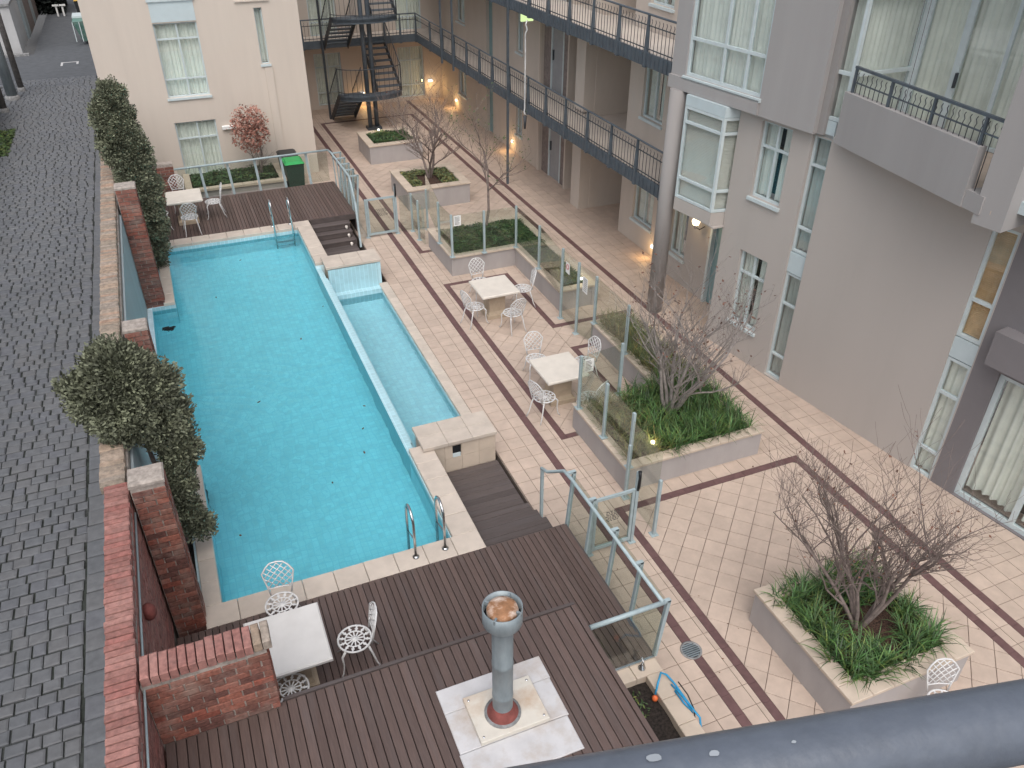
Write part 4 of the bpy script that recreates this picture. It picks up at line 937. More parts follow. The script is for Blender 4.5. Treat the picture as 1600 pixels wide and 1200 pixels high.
def curtain(pl, parent, u0,u1,z0,z1,d,mt='curtain',fold=.11,amp=.022,z0j=0.0,nm='curtain'):
    n = max(8,int((u1-u0)/.018)); mb = MB(); ph = random.random()*6
    rows = [z0, z0+(z1-z0)*.5, z1]
    for i in range(n+1):
        u = u0+(u1-u0)*i/n; w_ = sin(ph+u*2*pi/fold+1.3*sin(u*7+ph))*amp + sin(u*2*pi/(fold*2.7)+ph)*amp*.6
        for k,z in enumerate(rows): mb.v.append(pl.p(u, z+(z0j*sin(u*9+ph) if k == 0 else 0), d+w_*(1.15 if k == 0 else 1-.35*(k == 2))))
    for i in range(n):
        for k in range(2): b = i*3+k; mb.f.append((b,b+3,b+4,b+1)); mb.r.append(0); mb.smooth.append(True)
    return mb.build(nm, M[mt], parent)
def blinds(pl, parent, u0,u1,z0,z1,d,mt='blind',pitch=.05):
    mb = MB(); z = z0
    while z < z1:
        mb.hexa([pl.p(u0,z,d),pl.p(u1,z,d),pl.p(u1,z+.012,d-.03),pl.p(u0,z+.012,d-.03),pl.p(u0,z+.006,d+.001),pl.p(u1,z+.006,d+.001),pl.p(u1,z+.018,d-.029),pl.p(u0,z+.018,d-.029)]); z += pitch*.62
    return mb.build('blind_slats', M[mt], parent)
def window(t, pl, u0,u1,z0,z1, vs=(), hs=(), rec=.07, fr=.045, cur='curtain', sill=True, back=True, fm='frame', name='window'):
    f = MB()
    pl.box(f,u0,u0+fr,z0,z1,-rec-.06,-rec); pl.box(f,u1-fr,u1,z0,z1,-rec-.06,-rec); pl.box(f,u0+fr,u1-fr,z0,z0+fr,-rec-.06,-rec); pl.box(f,u0+fr,u1-fr,z1-fr,z1,-rec-.06,-rec)
    for v in vs: pl.box(f,v-fr*.5,v+fr*.5,z0+fr,z1-fr,-rec-.058,-rec-.002)
    hh = sorted(hs)
    ue = [u0+fr,*sorted(vs),u1-fr]
    for h in hh: pl.box(f,u0+fr,u1-fr,h-fr*.5,h+fr*.5,-rec-.056,-rec+.003)
    win = f.build(name, M[fm], t)
    ze = [z0+fr,*hh,z1-fr]
    for a,b in zip(ue[:-1],ue[1:]):
        for c,d in zip(ze[:-1],ze[1:]):
            m_ = MB(); pl.box(m_,a,b,c,d,-rec-.034,-rec-.028); m_.build('pane', M['wglass'], win)
    if cur in ('curtain','curtain_c','curtain_g'): curtain(pl,win,u0+.01,u1-.01,z0+.03,z1-.02,-rec-.14,cur)
    elif cur == 'split':
        w_ = (u1-u0); curtain(pl,win,u0+.01,u0+w_*.47,z0+.03,z1-.02,-rec-.14,'curtain'); curtain(pl,win,u0+w_*.58,u1-.01,z0+.03,z1-.02,-rec-.14,'curtain')
    elif cur in ('blind','wood_blind'): blinds(pl,win,u0+.03,u1-.03,z0+.05,z1-.04,-rec-.09,cur)
    if sill: m_ = MB(); pl.box(m_,u0-.04,u1+.04,z0-.07,z0-.004,-rec,.05); m_.build('sill', M[fm], win)
    if back: m_ = MB(); pl.box(m_,u0-.05,u1+.05,z0-.05,z1+.05,-.62,-.60); m_.build('room_backing', M['lit_room' if cur == 'wood_blind' else 'room'], win)
    return win
# ------------------------------------------------------------------ cream building at the left
B = thing('apartment_building','cream rendered apartment building at the end of the pool','building',(1.4,30,0))
pb = Pl((-1.60,27.7),(1,0),(0,-1)); X = lambda x: x+1.60
hB = [(X(.20),X(1.43),.25,2.10),(X(.20),X(1.43),2.85,4.97),(X(.20),X(1.43),5.62,7.6),(X(3.12),X(3.36),3.62,5.24),(X(3.12),X(3.36),6.3,7.9)]
facade(B,pb,0,6.05,0,9.2,hB,'render_left')
MB().box(-1.60,-1.32,27.98,44.5,0,9.2).box(4.17,4.45,27.98,44.5,0,9.2).box(-1.31,4.16,44.2,44.5,0,9.2).build('wall', M['render_left'], B)
MB().box(-1.62,4.47,27.72,44.52,9.2,9.4).build('roof', M['render_grey'], B)
window(B,pb,X(.20),X(1.43),.25,2.10,[X(.86)],[1.58],cur='curtain_c',fm='frame')
window(B,pb,X(.20),X(1.43),2.85,4.97,[X(.84)],[3.38,4.52],cur='curtain_c'); window(B,pb,X(.20),X(1.43),5.62,7.6,[X(.84)],[6.2],cur='curtain_c')
m_ = MB(); pb.box(m_,X(.20),X(1.43),5.0,5.55,-.02,.012); m_.build('spandrel', M['spandrel'], B)
window(B,pb,X(3.12),X(3.36),3.62,5.24,fr=.03,cur='curtain',sill=True); window(B,pb,X(3.12),X(3.36),6.3,7.9,fr=.03,cur='curtain')
m_ = MB(); pb.box(m_,X(3.18),X(3.42),.0,3.52,0,.035); m_.build('pilaster_strip', M['render_left'], B)
m_ = MB(); pb.box(m_,X(2.6),X(3.6),5.42,5.46,0,.05); m_.build('ledge', M['render_left'], B)
wl = tag(MB().cbox(1.58,1.95,27.60,27.70,1.77,1.88,.02).build('wall_light', M['sign']), 'white bulkhead light box beside ground floor window of cream building', 'wall light')
# ------------------------------------------------------------------ back wing
K = thing('apartment_building','tan rendered back wing with white curtained windows behind the steel stairs','building',(8,35.6,0))
pk = Pl((4.45,35.4),(1,0),(0,-1)); X = lambda x: x-4.45
hK = []
for zb in (0,2.72,5.44):
    for (a,b) in ((6.05,7.15),(9.58,10.70)): hK.append((X(a),X(b),zb+.14,zb+2.20))
facade(K,pk,0,7.3,0,9.2,hK,'render_far')
MB().box(4.46,11.7,35.7,42,9.2,9.4).build('roof', M['render_grey'], K)
for h in hK: window(K,pk,*h,[(h[0]+h[1])/2],[h[2]+.5,h[3]-.55],cur='curtain_c',sill=False)
# ------------------------------------------------------------------ corridor wing at the right
C = thing('apartment_building','tan rendered long wing with steel access walkways on the right','building',(12,25,0))
pc = Pl((11.5,36.0),(0,-1),(-1,0)); Y = lambda y: 36.0-y
hC = []; doors = []; wins = []; alc = []
for zb in (0,2.80,5.52):
    wins += [(Y(18.72),Y(17.68),zb+.68,zb+2.05),(Y(33.2),Y(32.25),zb+.70,zb+2.0),(Y(27.1),Y(26.55),zb+.70,zb+2.0)]
    zf = zb-(.05 if zb == 0 else 0); alc += [(Y(21.30),Y(19.42),zf,zb+2.35),(Y(23.08),Y(21.90),zf,zb+2.35)]
    doors += [(Y(25.05),Y(23.16),zf,zb+2.25,'door_grey'),(Y(29.95),Y(29.32),zf,zb+2.1,'door_teal')]
facade(C,pc,0,19.0,-.1,9.2,[*wins,*alc,*[d[:4] for d in doors]],'render_far')
MB().box(11.3,16,17.0,36,9.2,9.4).build('roof', M['render_grey'], C)
for h in wins: window(C,pc,*h,[(h[0]+h[1])/2],(),cur='split')
for a in alc:
    m_ = MB(); pc.box(m_,a[0]-.1,a[1]+.1,a[2]-.05,a[3]+.1,-1.35,-1.25); pc.box(m_,a[0]-.1,a[0]-.002,a[2]-.04,a[3]+.1,-1.25,-.28); pc.box(m_,a[1]+.002,a[1]+.1,a[2]-.04,a[3]+.1,-1.25,-.28); pc.box(m_,a[0],a[1],a[3],a[3]+.1,-1.25,-.28); (pc.box(m_,a[0],a[1],a[2]-.06,a[2]-.004,-1.25,-.01) if a[2] > 1 else None)
    m_.build('alcove', M['render_far'], C)
for (a,b,c,d,mt) in doors:
    if mt == 'door_grey':
        m_ = MB(); pc.box(m_,a,a+.55,c,d,-.20,-.10); m_.build('stone_panel', M['stone_jamb'], C)
        m_ = MB(); pc.box(m_,b-.45,b,c,d,-.20,-.10); m_.build('stone_panel', M['stone_jamb'], C)
        m_ = MB(); pc.box(m_,a+.55,b-.45,c+.01,d,-.16,-.12); dr = m_.build('door', M[mt], C)
        m_ = MB(); pc.box(m_,a+.545,a+.60,c,d,-.12,-.08); pc.box(m_,b-.50,b-.445,c,d,-.12,-.08); m_.build('door_frame', M['frame'], dr)
        m_ = MB(); pc.box(m_,a+.68,a+.71,c+.95,c+1.25,-.119,-.07); m_.build('handle', M['steel_dk'], dr)
        m_ = MB(); pc.box(m_,a-.07,a-.005,c,d,-.02,.06); m_.build('jamb', M['render_left'], C)
    else:
        m_ = MB(); pc.box(m_,a,b,c+.01,d,-.16,-.12); dr = m_.build('door', M[mt], C)
        m_ = MB(); pc.box(m_,b-.14,b-.10,c+.95,c+1.10,-.12,-.07); m_.build('handle', M['chrome'], dr)
def wallpil(a,b,z0,z1):
    m_ = MB(); pc.box(m_,Y(a),Y(b),z0,z1,0,.35); m_.build('pilaster', M['render_far'], C)
wallpil(21.88,21.32,0,2.68); wallpil(21.88,21.32,2.94,5.36)
# ------------------------------------------------------------------ steel walkways
YP = [15.19,16.37,17.64,18.92,20.22,21.51,22.77,24.23,25.66,26.83,28.09,29.4,30.7,32.2,34.08]
def wave_bal(h):
    return MB().tube([(0,0,0),(0,0,h*.78),(0,.018,h*.86),(0,-.012,h*.94),(0,.012,h)],.0075,5).mesh('baluster', M['steel_dk'])
bal_me = wave_bal(.80)
def walkway(label, zb, back):
    t = thing('steel_walkway', label, 'walkway', (10.8,25,zb)); zt = zb+.26
    MB().box(10.09,11.49,15.02,35.38,zb+.12,zb+.24).build('slab', M['render_far'], t)
    if back: MB().box(4.47,10.085,34.14,35.38,zb+.12,zb+.24).build('slab', M['render_far'], t)
    fa = MB().box(10.03,10.085,15.0,34.14,zb,zb+.29); 
    if back: fa.box(4.47,10.03,34.085,34.138,zb,zb+.29)
    fo = fa.build('edge_channel', M['steel'], t)
    rb = MB(); y = 15.1
    while y < 34: rb.box(10.012,10.03,y,y+.02,zb+.02,zb+.27); y += .17
    tag(rb.build('channel_ribs', M['steel'], t), kind='stuff')
    zr = zb+1.06
    for y in YP: MB().hexa([(10.0,y-.055,zb-.02),(10.09,y-.055,zb-.02),(10.09,y+.055,zb-.02),(10.0,y+.055,zb-.02),(10.02,y-.02,zr),(10.07,y-.02,zr),(10.07,y+.02,zr),(10.02,y+.02,zr)]).build('post', M['steel'], t)
    MB().tube([(10.045,15.02,zr),(10.045,34.10,zr)]+([(4.6,34.10,zr)] if back else []),.024,8,smooth=False).build('handrail', M['steel'], t)
    for z in (zb+.37,zb+.84):
        MB().bar((10.045,15.05,z),(10.045,34.10,z),.014,.022).build('rail', M['steel_dk'], t)
        if back: MB().bar((4.6,34.10,z),(10.04,34.10,z),.014,.022).build('rail', M['steel_dk'], t)
    for a,b in zip(YP[:-1],YP[1:]):
        n = max(5,round((b-a)/.145))
        for i in range(1,n): piece('baluster', bal_me, t, (10.045,a+(b-a)*i/n,zb+.18))
    if back:
        xs = [4.7,5.5,8.75,9.4]
        for x in xs: MB().hexa([(x-.05,34.06,zb-.02),(x+.05,34.06,zb-.02),(x+.05,34.14,zb-.02),(x-.05,34.14,zb-.02),(x-.02,34.08,zr),(x+.02,34.08,zr),(x+.02,34.12,zr),(x-.02,34.12,zr)]).build('post', M['steel'], t)
        x = 4.75
        while x < 10: piece('baluster', bal_me, t, (x,34.10,zb+.18), pi/2); x += .145
    return t
walkway('lower steel access walkway with wavy balusters along the wing and the stairs',2.65,True)
walkway('upper steel access walkway with wavy balusters along the wing',5.33,False)
for i,(y,lb) in enumerate(((24.23,'tall steel post through both walkways beside the grey doors'),(29.4,'tall steel post through the walkways right of the far corner'),(30.7,'tall steel post through the walkways nearest the far corner'))):
    tag(MB().box(9.96,10.02,y-.06,y-.02,0 if i == 0 else 2.5,9).box(9.965,10.015,y-.02,y+.03,0 if i == 0 else 2.5,9).build('steel_post', M['steel']), lb, 'post', 'posts carrying the walkways')
dp = [(9.98,22.76,5.25),(9.95,22.78,5.14),(9.97,22.72,5.02),(9.94,22.78,4.90),(9.95,22.78,4.4),(9.95,22.78,2.82),(9.94,22.80,2.70),(9.96,22.74,2.63)]
tag(MB().tube(dp,.021,8).build('white_downpipe', M['white_pipe']), 'white plastic pipe hanging down between the two walkways', 'pipe')
tag(MB().tube([(9.95,22.75,2.60),(9.95,22.75,2.22)],[.06,.03],8).build('hanging_sock', M['steel_dk']), 'dark pointed spout hanging under the lower walkway', 'spout')
ex = tag(MB().box(10.55,10.95,24.5,24.56,4.90,5.14).build('exit_sign', M['exit']), 'lit pale green exit sign under the upper walkway', 'sign')
# ------------------------------------------------------------------ steel stair tower
S = thing('steel_stair','dark steel dog-leg stair tower with rounded landings in the far corner','staircase',(7.4,32.5,0))
for (x,y) in ((7.33,31.85),(7.62,31.95)): MB().tube([(x,y,0),(x,y,8.6)],.085,12).build('column', M['steel'], S)
MB().box(7.2,7.75,31.7,32.1,0,.10).build('base_block', M['steel_dk'], S)
MB().box(6.14,6.22,33.8,33.88,0,8.6).build('column', M['steel_dk'], S)
for lev in (0,1,2):
    z0 = 2.72*lev; zm = z0+1.36; z1 = z0+2.80
    for (xa,xb,ya,yb,za,zb_) in ((6.28,7.14,33.85,31.95,z0,zm),(7.80,8.66,31.95,34.05,zm,z1)):
        n = 8
        for i in range(n):
            y = ya+(yb-ya)*(i+.5)/n; z = za+(zb_-za)*(i+1)/n
            MB().box(xa,xb,y-.13,y+.13,z-.035,z).build('tread', M['steel'], S)
        for x in (xa-.03,xb+.03):
            MB().bar((x,ya,za+.02),(x,yb,zb_-.05),.03,.24,(0,0,1)).build('stringer', M['steel_dk'], S)
            MB().bar((x,ya,za+1.0),(x,yb,zb_+.95),.03,.03).build('handrail', M['steel_dk'], S)
            for i in range(0,9): y = ya+(yb-ya)*i/8; z = za+(zb_-za)*i/8; MB().bar((x,y,z),(x,y,z+.98),.012,.012,(0,1,0)).build('baluster', M['steel_dk'], S)
    if z1 > 9: continue
    arc = [(7.47+1.24*cos(a),31.95+.68*sin(a)) for a in [pi+pi*k/12 for k in range(13)]]
    MB().prism(arc, zm-.10, zm).build('landing', M['steel'], S)
    rim = MB(); 
    for (p0,p1) in zip(arc[:-1],arc[1:]): rim.hexa([(p0[0],p0[1],zm-.15),(p1[0],p1[1],zm-.15),(p1[0]*.99+.0747,p1[1]*.99+.32,zm-.15),(p0[0]*.99+.0747,p0[1]*.99+.32,zm-.15),(p0[0],p0[1],zm+.05),(p1[0],p1[1],zm+.05),(p1[0]*.99+.0747,p1[1]*.99+.32,zm+.05),(p0[0]*.99+.0747,p0[1]*.99+.32,zm+.05)])
    rim.build('landing_rim', M['steel'], S)
    MB().tube([(x,y,zm+1.0) for x,y in arc],.018,6).build('handrail', M['steel_dk'], S); MB().tube([(x,y,zm+.15) for x,y in arc],.012,6).build('rail', M['steel_dk'], S)
    for (x,y) in [(7.47+1.24*cos(a),31.95+.68*sin(a)) for a in [pi+pi*k/18 for k in range(19)]]: MB().bar((x,y,zm),(x,y,zm+1.0),.012,.012,(0,1,0)).build('baluster', M['steel_dk'], S)
# ------------------------------------------------------------------ near right wing
D = thing('apartment_building','pinkish grey rendered near wing with bay window, balcony and tall window strips','building',(11,10,0))
tU = (.1454,-.9894); pd = Pl((10.71,11.0),tU,(-.9894,-.1454))
hD = [(-1.66,-.90,.78,2.42),(-1.66,-.90,3.58,5.08),(-.44,-.02,.03,5.12),(3.17,3.60,.0,4.72)]
facade(D,pd,-2.25,3.62,0,5.20,hD,'render_right')
for (z0,z1) in ((.78,2.42),(3.58,5.08)): window(D,pd,-1.66,-.90,z0,z1,[-1.28],[z1-.48],cur='split')
window(D,pd,-.44,-.02,.03,2.40,(),[.55,1.74],cur='curtain_g',sill=False); window(D,pd,-.44,-.02,2.86,5.12,(),[3.36,4.58],cur='curtain_g',sill=False)
m_ = MB(); pd.box(m_,-.44,-.02,2.42,2.84,-.16,-.05); m_.build('spandrel', M['spandrel'], D)
window(D,pd,3.17,3.60,.0,2.37,(),[.53,1.70],rec=.03,fr=.055,cur='curtain_c',sill=False); window(D,pd,3.17,3.60,2.78,4.72,(),[3.46],rec=.03,fr=.055,cur='wood_blind',sill=False)
m_ = MB(); pd.box(m_,3.17,3.60,2.39,2.76,-.16,-.02); m_.build('spandrel', M['spandrel'], D)
m_ = MB(); pd.box(m_,3.62,4.0,0,5.2,-.30,.0); m_.build('grey_pier', M['render_dark_shade'], D)  # shade from the slab above is put into the pier's colour
facade(D,pd,4.0,8.5,0,5.2,[(4.04,7.4,0.02,2.52),(4.9,7.0,3.4,5.1)],'render_dark_shade')
window(D,pd,4.04,7.4,.02,2.52,[5.05,6.2],(),rec=.06,fr=.09,cur=None,sill=False,name='sliding_door')
curtain(pd,D,4.10,5.02,.16,2.47,-.26,'curtain_c',.16,.035,.03); curtain(pd,D,5.12,6.15,.16,2.47,-.27,'curtain_c',.16,.035,.03); curtain(pd,D,6.25,7.35,.16,2.47,-.26,'curtain_c',.16,.035,.03)
window(D,pd,4.9,7.0,3.4,5.1,[5.9],(),cur='curtain')
m_ = MB(); pd.box(m_,3.90,8.4,2.72,3.30,.002,.30); m_.build('balcony_slab', M['render_dark_shade'], D)
# first floor oriel bay
Lp, Cp, Rp = (9.90,14.42),(10.08,13.30),(10.60,13.21)
def ang(a,b): v = Vector((b[0]-a[0],b[1]-a[1])); return v.normalized(), v.length
bay = MB().prism([Lp,(10.9,14.55),(10.9,13.2),Rp,Cp][::-1],2.74,3.02); 
bay.build('bay_base', M['render_right'], D)
MB().prism([Lp,(10.9,14.55),(10.9,13.2),Rp,Cp][::-1],4.98,5.19).build('bay_head', M['spandrel'], D)
for (a,b) in ((Lp,Cp),(Cp,Rp)):
    u,l = ang(a,b); q = Pl(a,u,(u.y,-u.x) if (u.y) < 0 and abs(u.y) > .5 else (u.y,-u.x))
    if q.N.x*(-1)+q.N.y*(-.4) < 0: q.N = -q.N
    window(D,q,0.0,l,3.03,4.975,(),[3.48,4.66],rec=.0,fr=.055,cur='blind',sill=False,back=False)
MB().box(10.72,10.74,13.3,14.4,3.02,4.98).build('room_backing', M['blind'], D)  # pale sheet added behind the blinds to brighten the bay
MB().tube([(9.97,14.82,0),(9.97,14.82,5.2)],.185,28).build('round_column', M['render_col'], D)
# second floor grey box with wide window
uo, lo = ang((9.92,15.1),(10.5,11.3)); po = Pl((9.92,15.1),uo,(uo.y,-uo.x)); 
if po.N.x > 0: po.N = -po.N
facade(D,po,0.0,lo,5.46,9.2,[(.42,2.50,5.50,8.8)],'render_grey')
window(D,po,.42,2.50,5.50,8.8,[1.40,2.02],[6.22,7.9],cur='curtain',rec=.04,fr=.06)
m_ = MB(); po.box(m_,-.02,2.52,5.20,5.46,-.6,.05); m_.build('sill_beam', M['render_grey'], D)
m_ = MB(); po.box(m_,2.52,lo,5.18,5.46,-.6,0.0); m_.build('box_bottom', M['render_grey'], D)
m_ = MB(); po.box(m_,lo,lo+.14,5.18,9.2,-.6,-.10); m_.build('box_return', M['render_col'], D)
MB().prism([(9.95,15.05),(10.52,11.32),(11.4,11.4),(11.4,15.05)],5.19,5.21).build('soffit', M['render_grey'], D)
# balcony
pp = [(10.56,10.82),(10.20,7.78)]; up_, lp = ang(*pp); pq = Pl(pp[0],up_,(up_.y,-up_.x)); 
if pq.N.x > 0: pq.N = -pq.N
m_ = MB(); pq.box(m_,0,lp,5.16,6.02,-.14,0); m_.build('balcony_parapet', M['render_grey'], D)
m_ = MB(); pq.box(m_,lp,lp+.34,5.16,5.42,-.30,-.02); m_.build('balcony_edge', M['render_grey'], D)
MB().prism([(10.60,10.80),(10.22,7.3),(12.9,7.0),(12.2,11.2)][::-1],5.21,5.27).build('balcony_floor', M['tile'], D)
bal = MB(); pq.box(bal,.06,lp+.36,6.40,6.44,-.10,-.05); bal.build('balcony_handrail', M['steel'], D)
bal = MB(); pq.box(bal,.06,lp+.36,6.18,6.20,-.085,-.065); bal.build('balcony_rail', M['steel'], D)
for u in (.07,.98,1.95,lp-.1): m_ = MB(); pq.box(m_,u,u+.04,6.02,6.41,-.095,-.055); m_.build('balcony_post', M['steel'], D)
k = .16
while k < lp+.34:
    b0 = 6.02 if k < lp else 5.42
    MB().tube([pq.p(k,b0,-.075),pq.p(k,6.22,-.075),pq.p(k+.018,6.27,-.075),pq.p(k-.01,6.32,-.075),pq.p(k+.008,6.36,-.075)],.007,5).build('baluster', M['steel_dk'], D); k += .115
m_ = MB(); pd.box(m_,3.36,3.80,5.02,9.2,.02,1.02); m_.build('fin_wall', M['render_grey'], D)
m_ = MB(); pd.box(m_,3.75,4.6,5.25,5.42,.0,.75); m_.build('ledge', M['spandrel'], D)
# angled bay beside the balcony and recessed glazing
window(D,pd,-.42,.12,5.45,9.1,(),[6.25,7.45],rec=.0,fr=.06,cur='curtain',sill=False,back=False)
m_ = MB(); pd.box(m_,-.44,.0,5.14,5.44,-.1,.0); m_.build('spandrel', M['spandrel'], D)
a_ = pd.p(.12,0,0); b_ = pd.p(.30,0,-1.3); u2,l2 = ang(a_,b_); p2 = Pl(a_,u2,(u2.y,-u2.x))
if p2.N.y > 0: p2.N = -p2.N
window(D,p2,0,l2,5.28,9.1,(),[6.25,7.45],rec=.0,fr=.06,cur='curtain',sill=False,back=False)
pr2 = Pl(pd.p(0,0,-1.3)[:2],tU,(-.9894,-.1454))
window(D,pr2,.30,5.0,5.28,9.1,[1.02,1.08,1.80,2.55,3.3,4.1],(),rec=.02,fr=.06,cur='curtain_c',sill=False)
m_ = MB(); pr2.box(m_,1.10,1.13,6.10,6.34,-.02,.04); m_.build('door_handle', M['steel_dk'], D)
pd.box(MB(),0,0,0,0,0,0)
m_ = MB(); pd.box(m_,-2.25,8.5,9.2,9.4,-5,.1); m_.build('roof', M['render_grey'], D)
# entry recess
pe = Pl((11.3,17.05),(0,-1),(-1,0)); Y = lambda y: 17.05-y
facade(D,pe,0,3.9,-.1,2.72,[(Y(16.46),Y(15.74),.66,1.98),(Y(14.74),Y(14.12),-.05,2.12)],'render_right',name='entry_wall')
facade(D,pe,0,3.9,2.94,5.2,[],'render_right',name='entry_wall')
MB().box(11.31,11.5,17.051,17.2,0,5.2).build('entry_return', M['render_right'], D)
window(D,pe,Y(16.46),Y(15.74),.66,1.98,[Y(16.1)],(),cur='split')
m_ = MB(); pe.box(m_,Y(14.74),Y(14.12),.01,2.11,-.13,-.08); ed = m_.build('entry_door', M['door_teal'], D)
m_ = MB(); pe.box(m_,Y(14.78),Y(14.70),0,2.16,-.09,.03); pe.box(m_,Y(14.16),Y(14.08),0,2.16,-.09,.03); m_.build('door_frame', M['frame'], ed)
m_ = MB(); pe.box(m_,Y(14.24),Y(14.20),.98,1.06,-.08,-.03); m_.build('handle', M['chrome'], ed)
pe2 = MB().box(10.55,11.3,13.14,13.19,0,2.74); pe2.build('entry_wall', M['render_right'], D)
MB().box(10.1,11.3,13.2,17.05,2.70,2.735).build('entry_soffit', M['render_right'], D)
ln = thing('entry_lantern','lit globe lantern on a bracket above the teal entrance door','lantern',(11.02,15.05,2.0))
MB().lathe((11.02,15.05,2.03),[(0,-.10),(.07,-.08),(.10,0),(.07,.08),(0,.10)],14).build('globe', M['lamp_warm'], ln)
MB().tube([(11.29,15.05,1.85),(11.15,15.05,1.80),(11.02,15.05,1.88)],.012,6).build('bracket', M['steel_dk'], ln); MB().lathe((11.02,15.05,1.90),[(.03,-.06),(.06,0),(.07,.04)],10).build('holder', M['chrome'], ln)
def point(name, loc, e, col, r=.05, parent=None):
    l = bpy.data.lights.new(name,'POINT'); l.energy = e; l.color = col; l.shadow_soft_size = r
    o = bpy.data.objects.new(name,l); COL.objects.link(o)
    if parent: o.parent = parent; q = WL[parent]; o.location = (loc[0]-q[0],loc[1]-q[1],loc[2]-q[2])
    else: o.location = loc
point('lantern_light',(10.86,15.05,2.0),5,(1,.72,.42),.06,ln)
for (x,y,z,lb,e) in ((11.46,17.47,.30,'lit low wall lamp beside the round column',3),(11.46,27.36,.34,'lit low wall lamp by the middle doors of the long wing',4),(11.46,33.5,.32,'lit low wall lamp near the far corner of the long wing',5),(10.95,35.36,.75,'lit low wall lamp at the right end of the back wing',5),(7.9,35.36,.5,'lit low wall lamp glowing behind the steel stairs',6)):
    t = thing('wall_lamp',lb,'wall lamp',(x,y,z),'low lamps along the courtyard walls')
    if y > 35: MB().cbox(x-.09,x+.09,y-.03,y+.03,z-.03,z+.04,.01).build('lens', M['lamp_white'], t); point('lamp_light',(x,y-.25,max(.25,z-.2)),e*.95,(1,.62,.25),.05,t)
    else: MB().cbox(x-.02,x+.03,y-.05,y+.05,z-.03,z+.04,.01).build('lens', M['lamp_white'], t); point('lamp_light',(x-.22,y,z-.05),e*.95,(1,.62,.25),.05,t)
for (x,y,z,lb) in ((6.75,9.60,.62,'lit yellow garden spotlight among the long grass'),(8.5,15.9,.62,'lit white garden spotlight at the end of ground cover planter'),(7.0,29.2,.75,'lit white garden spotlight in the farthest planter')):
    t = thing('garden_light',lb,'garden light',(x,y,z)); MB().lathe((x,y,z),[(0,-.04),(.035,-.03),(.04,.02),(0,.035)],12).build('lens', M['lamp_warm'] if 'yellow' in lb else M['lamp_white'], t)
    MB().tube([(x,y,z-.16),(x,y,z-.05)],.015,6).build('stake', M['black'], t); point('lamp_light',(x,y,z+.12),1.2,(1,.85,.4),.04,t)

# ------------------------------------------------------------------ courtyard odds and ends
def wheelie(label, x, y, lid, z=0, s=1.0, rz=0, body='bin_green'):
    t = thing('wheelie_bin', label, 'bin', (x,y,z)); w0,w1,d0,d1,h = .22*s,.285*s,.25*s,.33*s,.95*s
    P = lambda w_,d_,hh: [(x-w_,y-d_,z+hh),(x+w_,y-d_,z+hh),(x+w_,y+d_,z+hh),(x-w_,y+d_,z+hh)]
    MB().hexa(P(w0,d0,.05*s)+P(w1,d1,h)).build('body', M[body], t)
    MB().hexa(P(w1+.012,d1+.012,h)+P(w1+.016,d1+.016,h+.03)).build('rim', M[body], t)
    MB().hexa(P(w1+.02,d1+.03,h+.031)+P(w1*.82,d1*.80,h+.095)).build('lid', M[lid], t)
    for sx in (-1,1): MB().tube([(x+sx*(w0+.0),y+d0+.02,z+.1*s),(x+sx*(w0+.05),y+d0+.02,z+.1*s)],.1*s,14).build('wheel', M['black'], t)
wheelie('green wheelie bin with bright green lid behind the far deck',3.42,26.15,'lid_green')
wheelie('dark wheelie bin with black lid behind the green lidded bin',3.38,26.95,'lid_black')
dr = thing('floor_drain','round metal floor drain grate in the courtyard tiles','drain',(5.25,5.92,0))
MB().lathe((5.25,5.92,0),[(.125,.002),(.155,.002),(.155,.010),(.125,.012),(.125,.002)],28).build('ring', M['lead'], dr); MB().lathe((5.25,5.92,0),[(0,.0035),(.126,.0035)],28).build('shadow_plate', M['black'], dr)
for i in range(7):
    u = -.10+i*.033; h_ = sqrt(max(0,.125**2-u*u)); MB().box(5.25-h_,5.25+h_,5.92+u-.010,5.92+u+.010,.004,.011).build('grate_bar', M['flue'], dr)
hs_ = thing('garden_hose','bright blue hose with orange nozzle over the planter edge','hose',(4.45,5.2,.58))
MB().tube([(4.16,5.18,.52),(4.22,5.24,.66),(4.32,5.34,.70),(4.40,5.32,.64),(4.44,5.22,.60),(4.45,5.02,.594),(4.46,4.82,.59),(4.47,4.66,.60),(4.49,4.58,.3),(4.5,4.56,.0)],.014,8).build('tube', M['hose'], hs_)
MB().tube([(4.40,5.2,.595),(4.43,5.05,.60),(4.44,4.9,.598),(4.43,4.75,.60),(4.40,4.9,.60),(4.39,5.1,.60)],.013,8).build('tube', M['hose'], hs_)
MB().tube([(4.50,5.20,.60),(4.56,5.05,.5),(4.57,4.9,.4),(4.55,4.82,.3)],.009,6).build('cable', M['black'], hs_)
MB().lathe((4.14,5.15,.52),[(0,-.04),(.035,-.03),(.04,.01),(.02,.04),(0,.045)],12).build('nozzle', M['orange'], hs_)

random.seed(77); mb = MB()
for _ in range(26):
    cx, cy = random.choice(((7.3,3.4),(5.9,5.4),(8.9,5.2),(8.6,7.2),(9.4,10.4),(6.3,8.6),(5.9,6.9),(4.9,7.6)))
    x, y = cx+jit(.7), cy+jit(.9); a = random.uniform(0,6.28); s = random.uniform(.010,.022); z = .004+random.random()*.004
    mb.add([(x+s*cos(a),y+s*sin(a),z),(x-s*.5*sin(a),y+s*.5*cos(a),z+.004),(x-s*cos(a),y-s*sin(a),z),(x+s*.5*sin(a),y-s*.5*cos(a),z+.003)],[(0,1,2,3)],random.random())
tag(mb.build('leaf_litter', M['dryleaf']), 'scattered tiny brown leaves on the courtyard tiles around the near planters', 'leaves', kind='stuff')
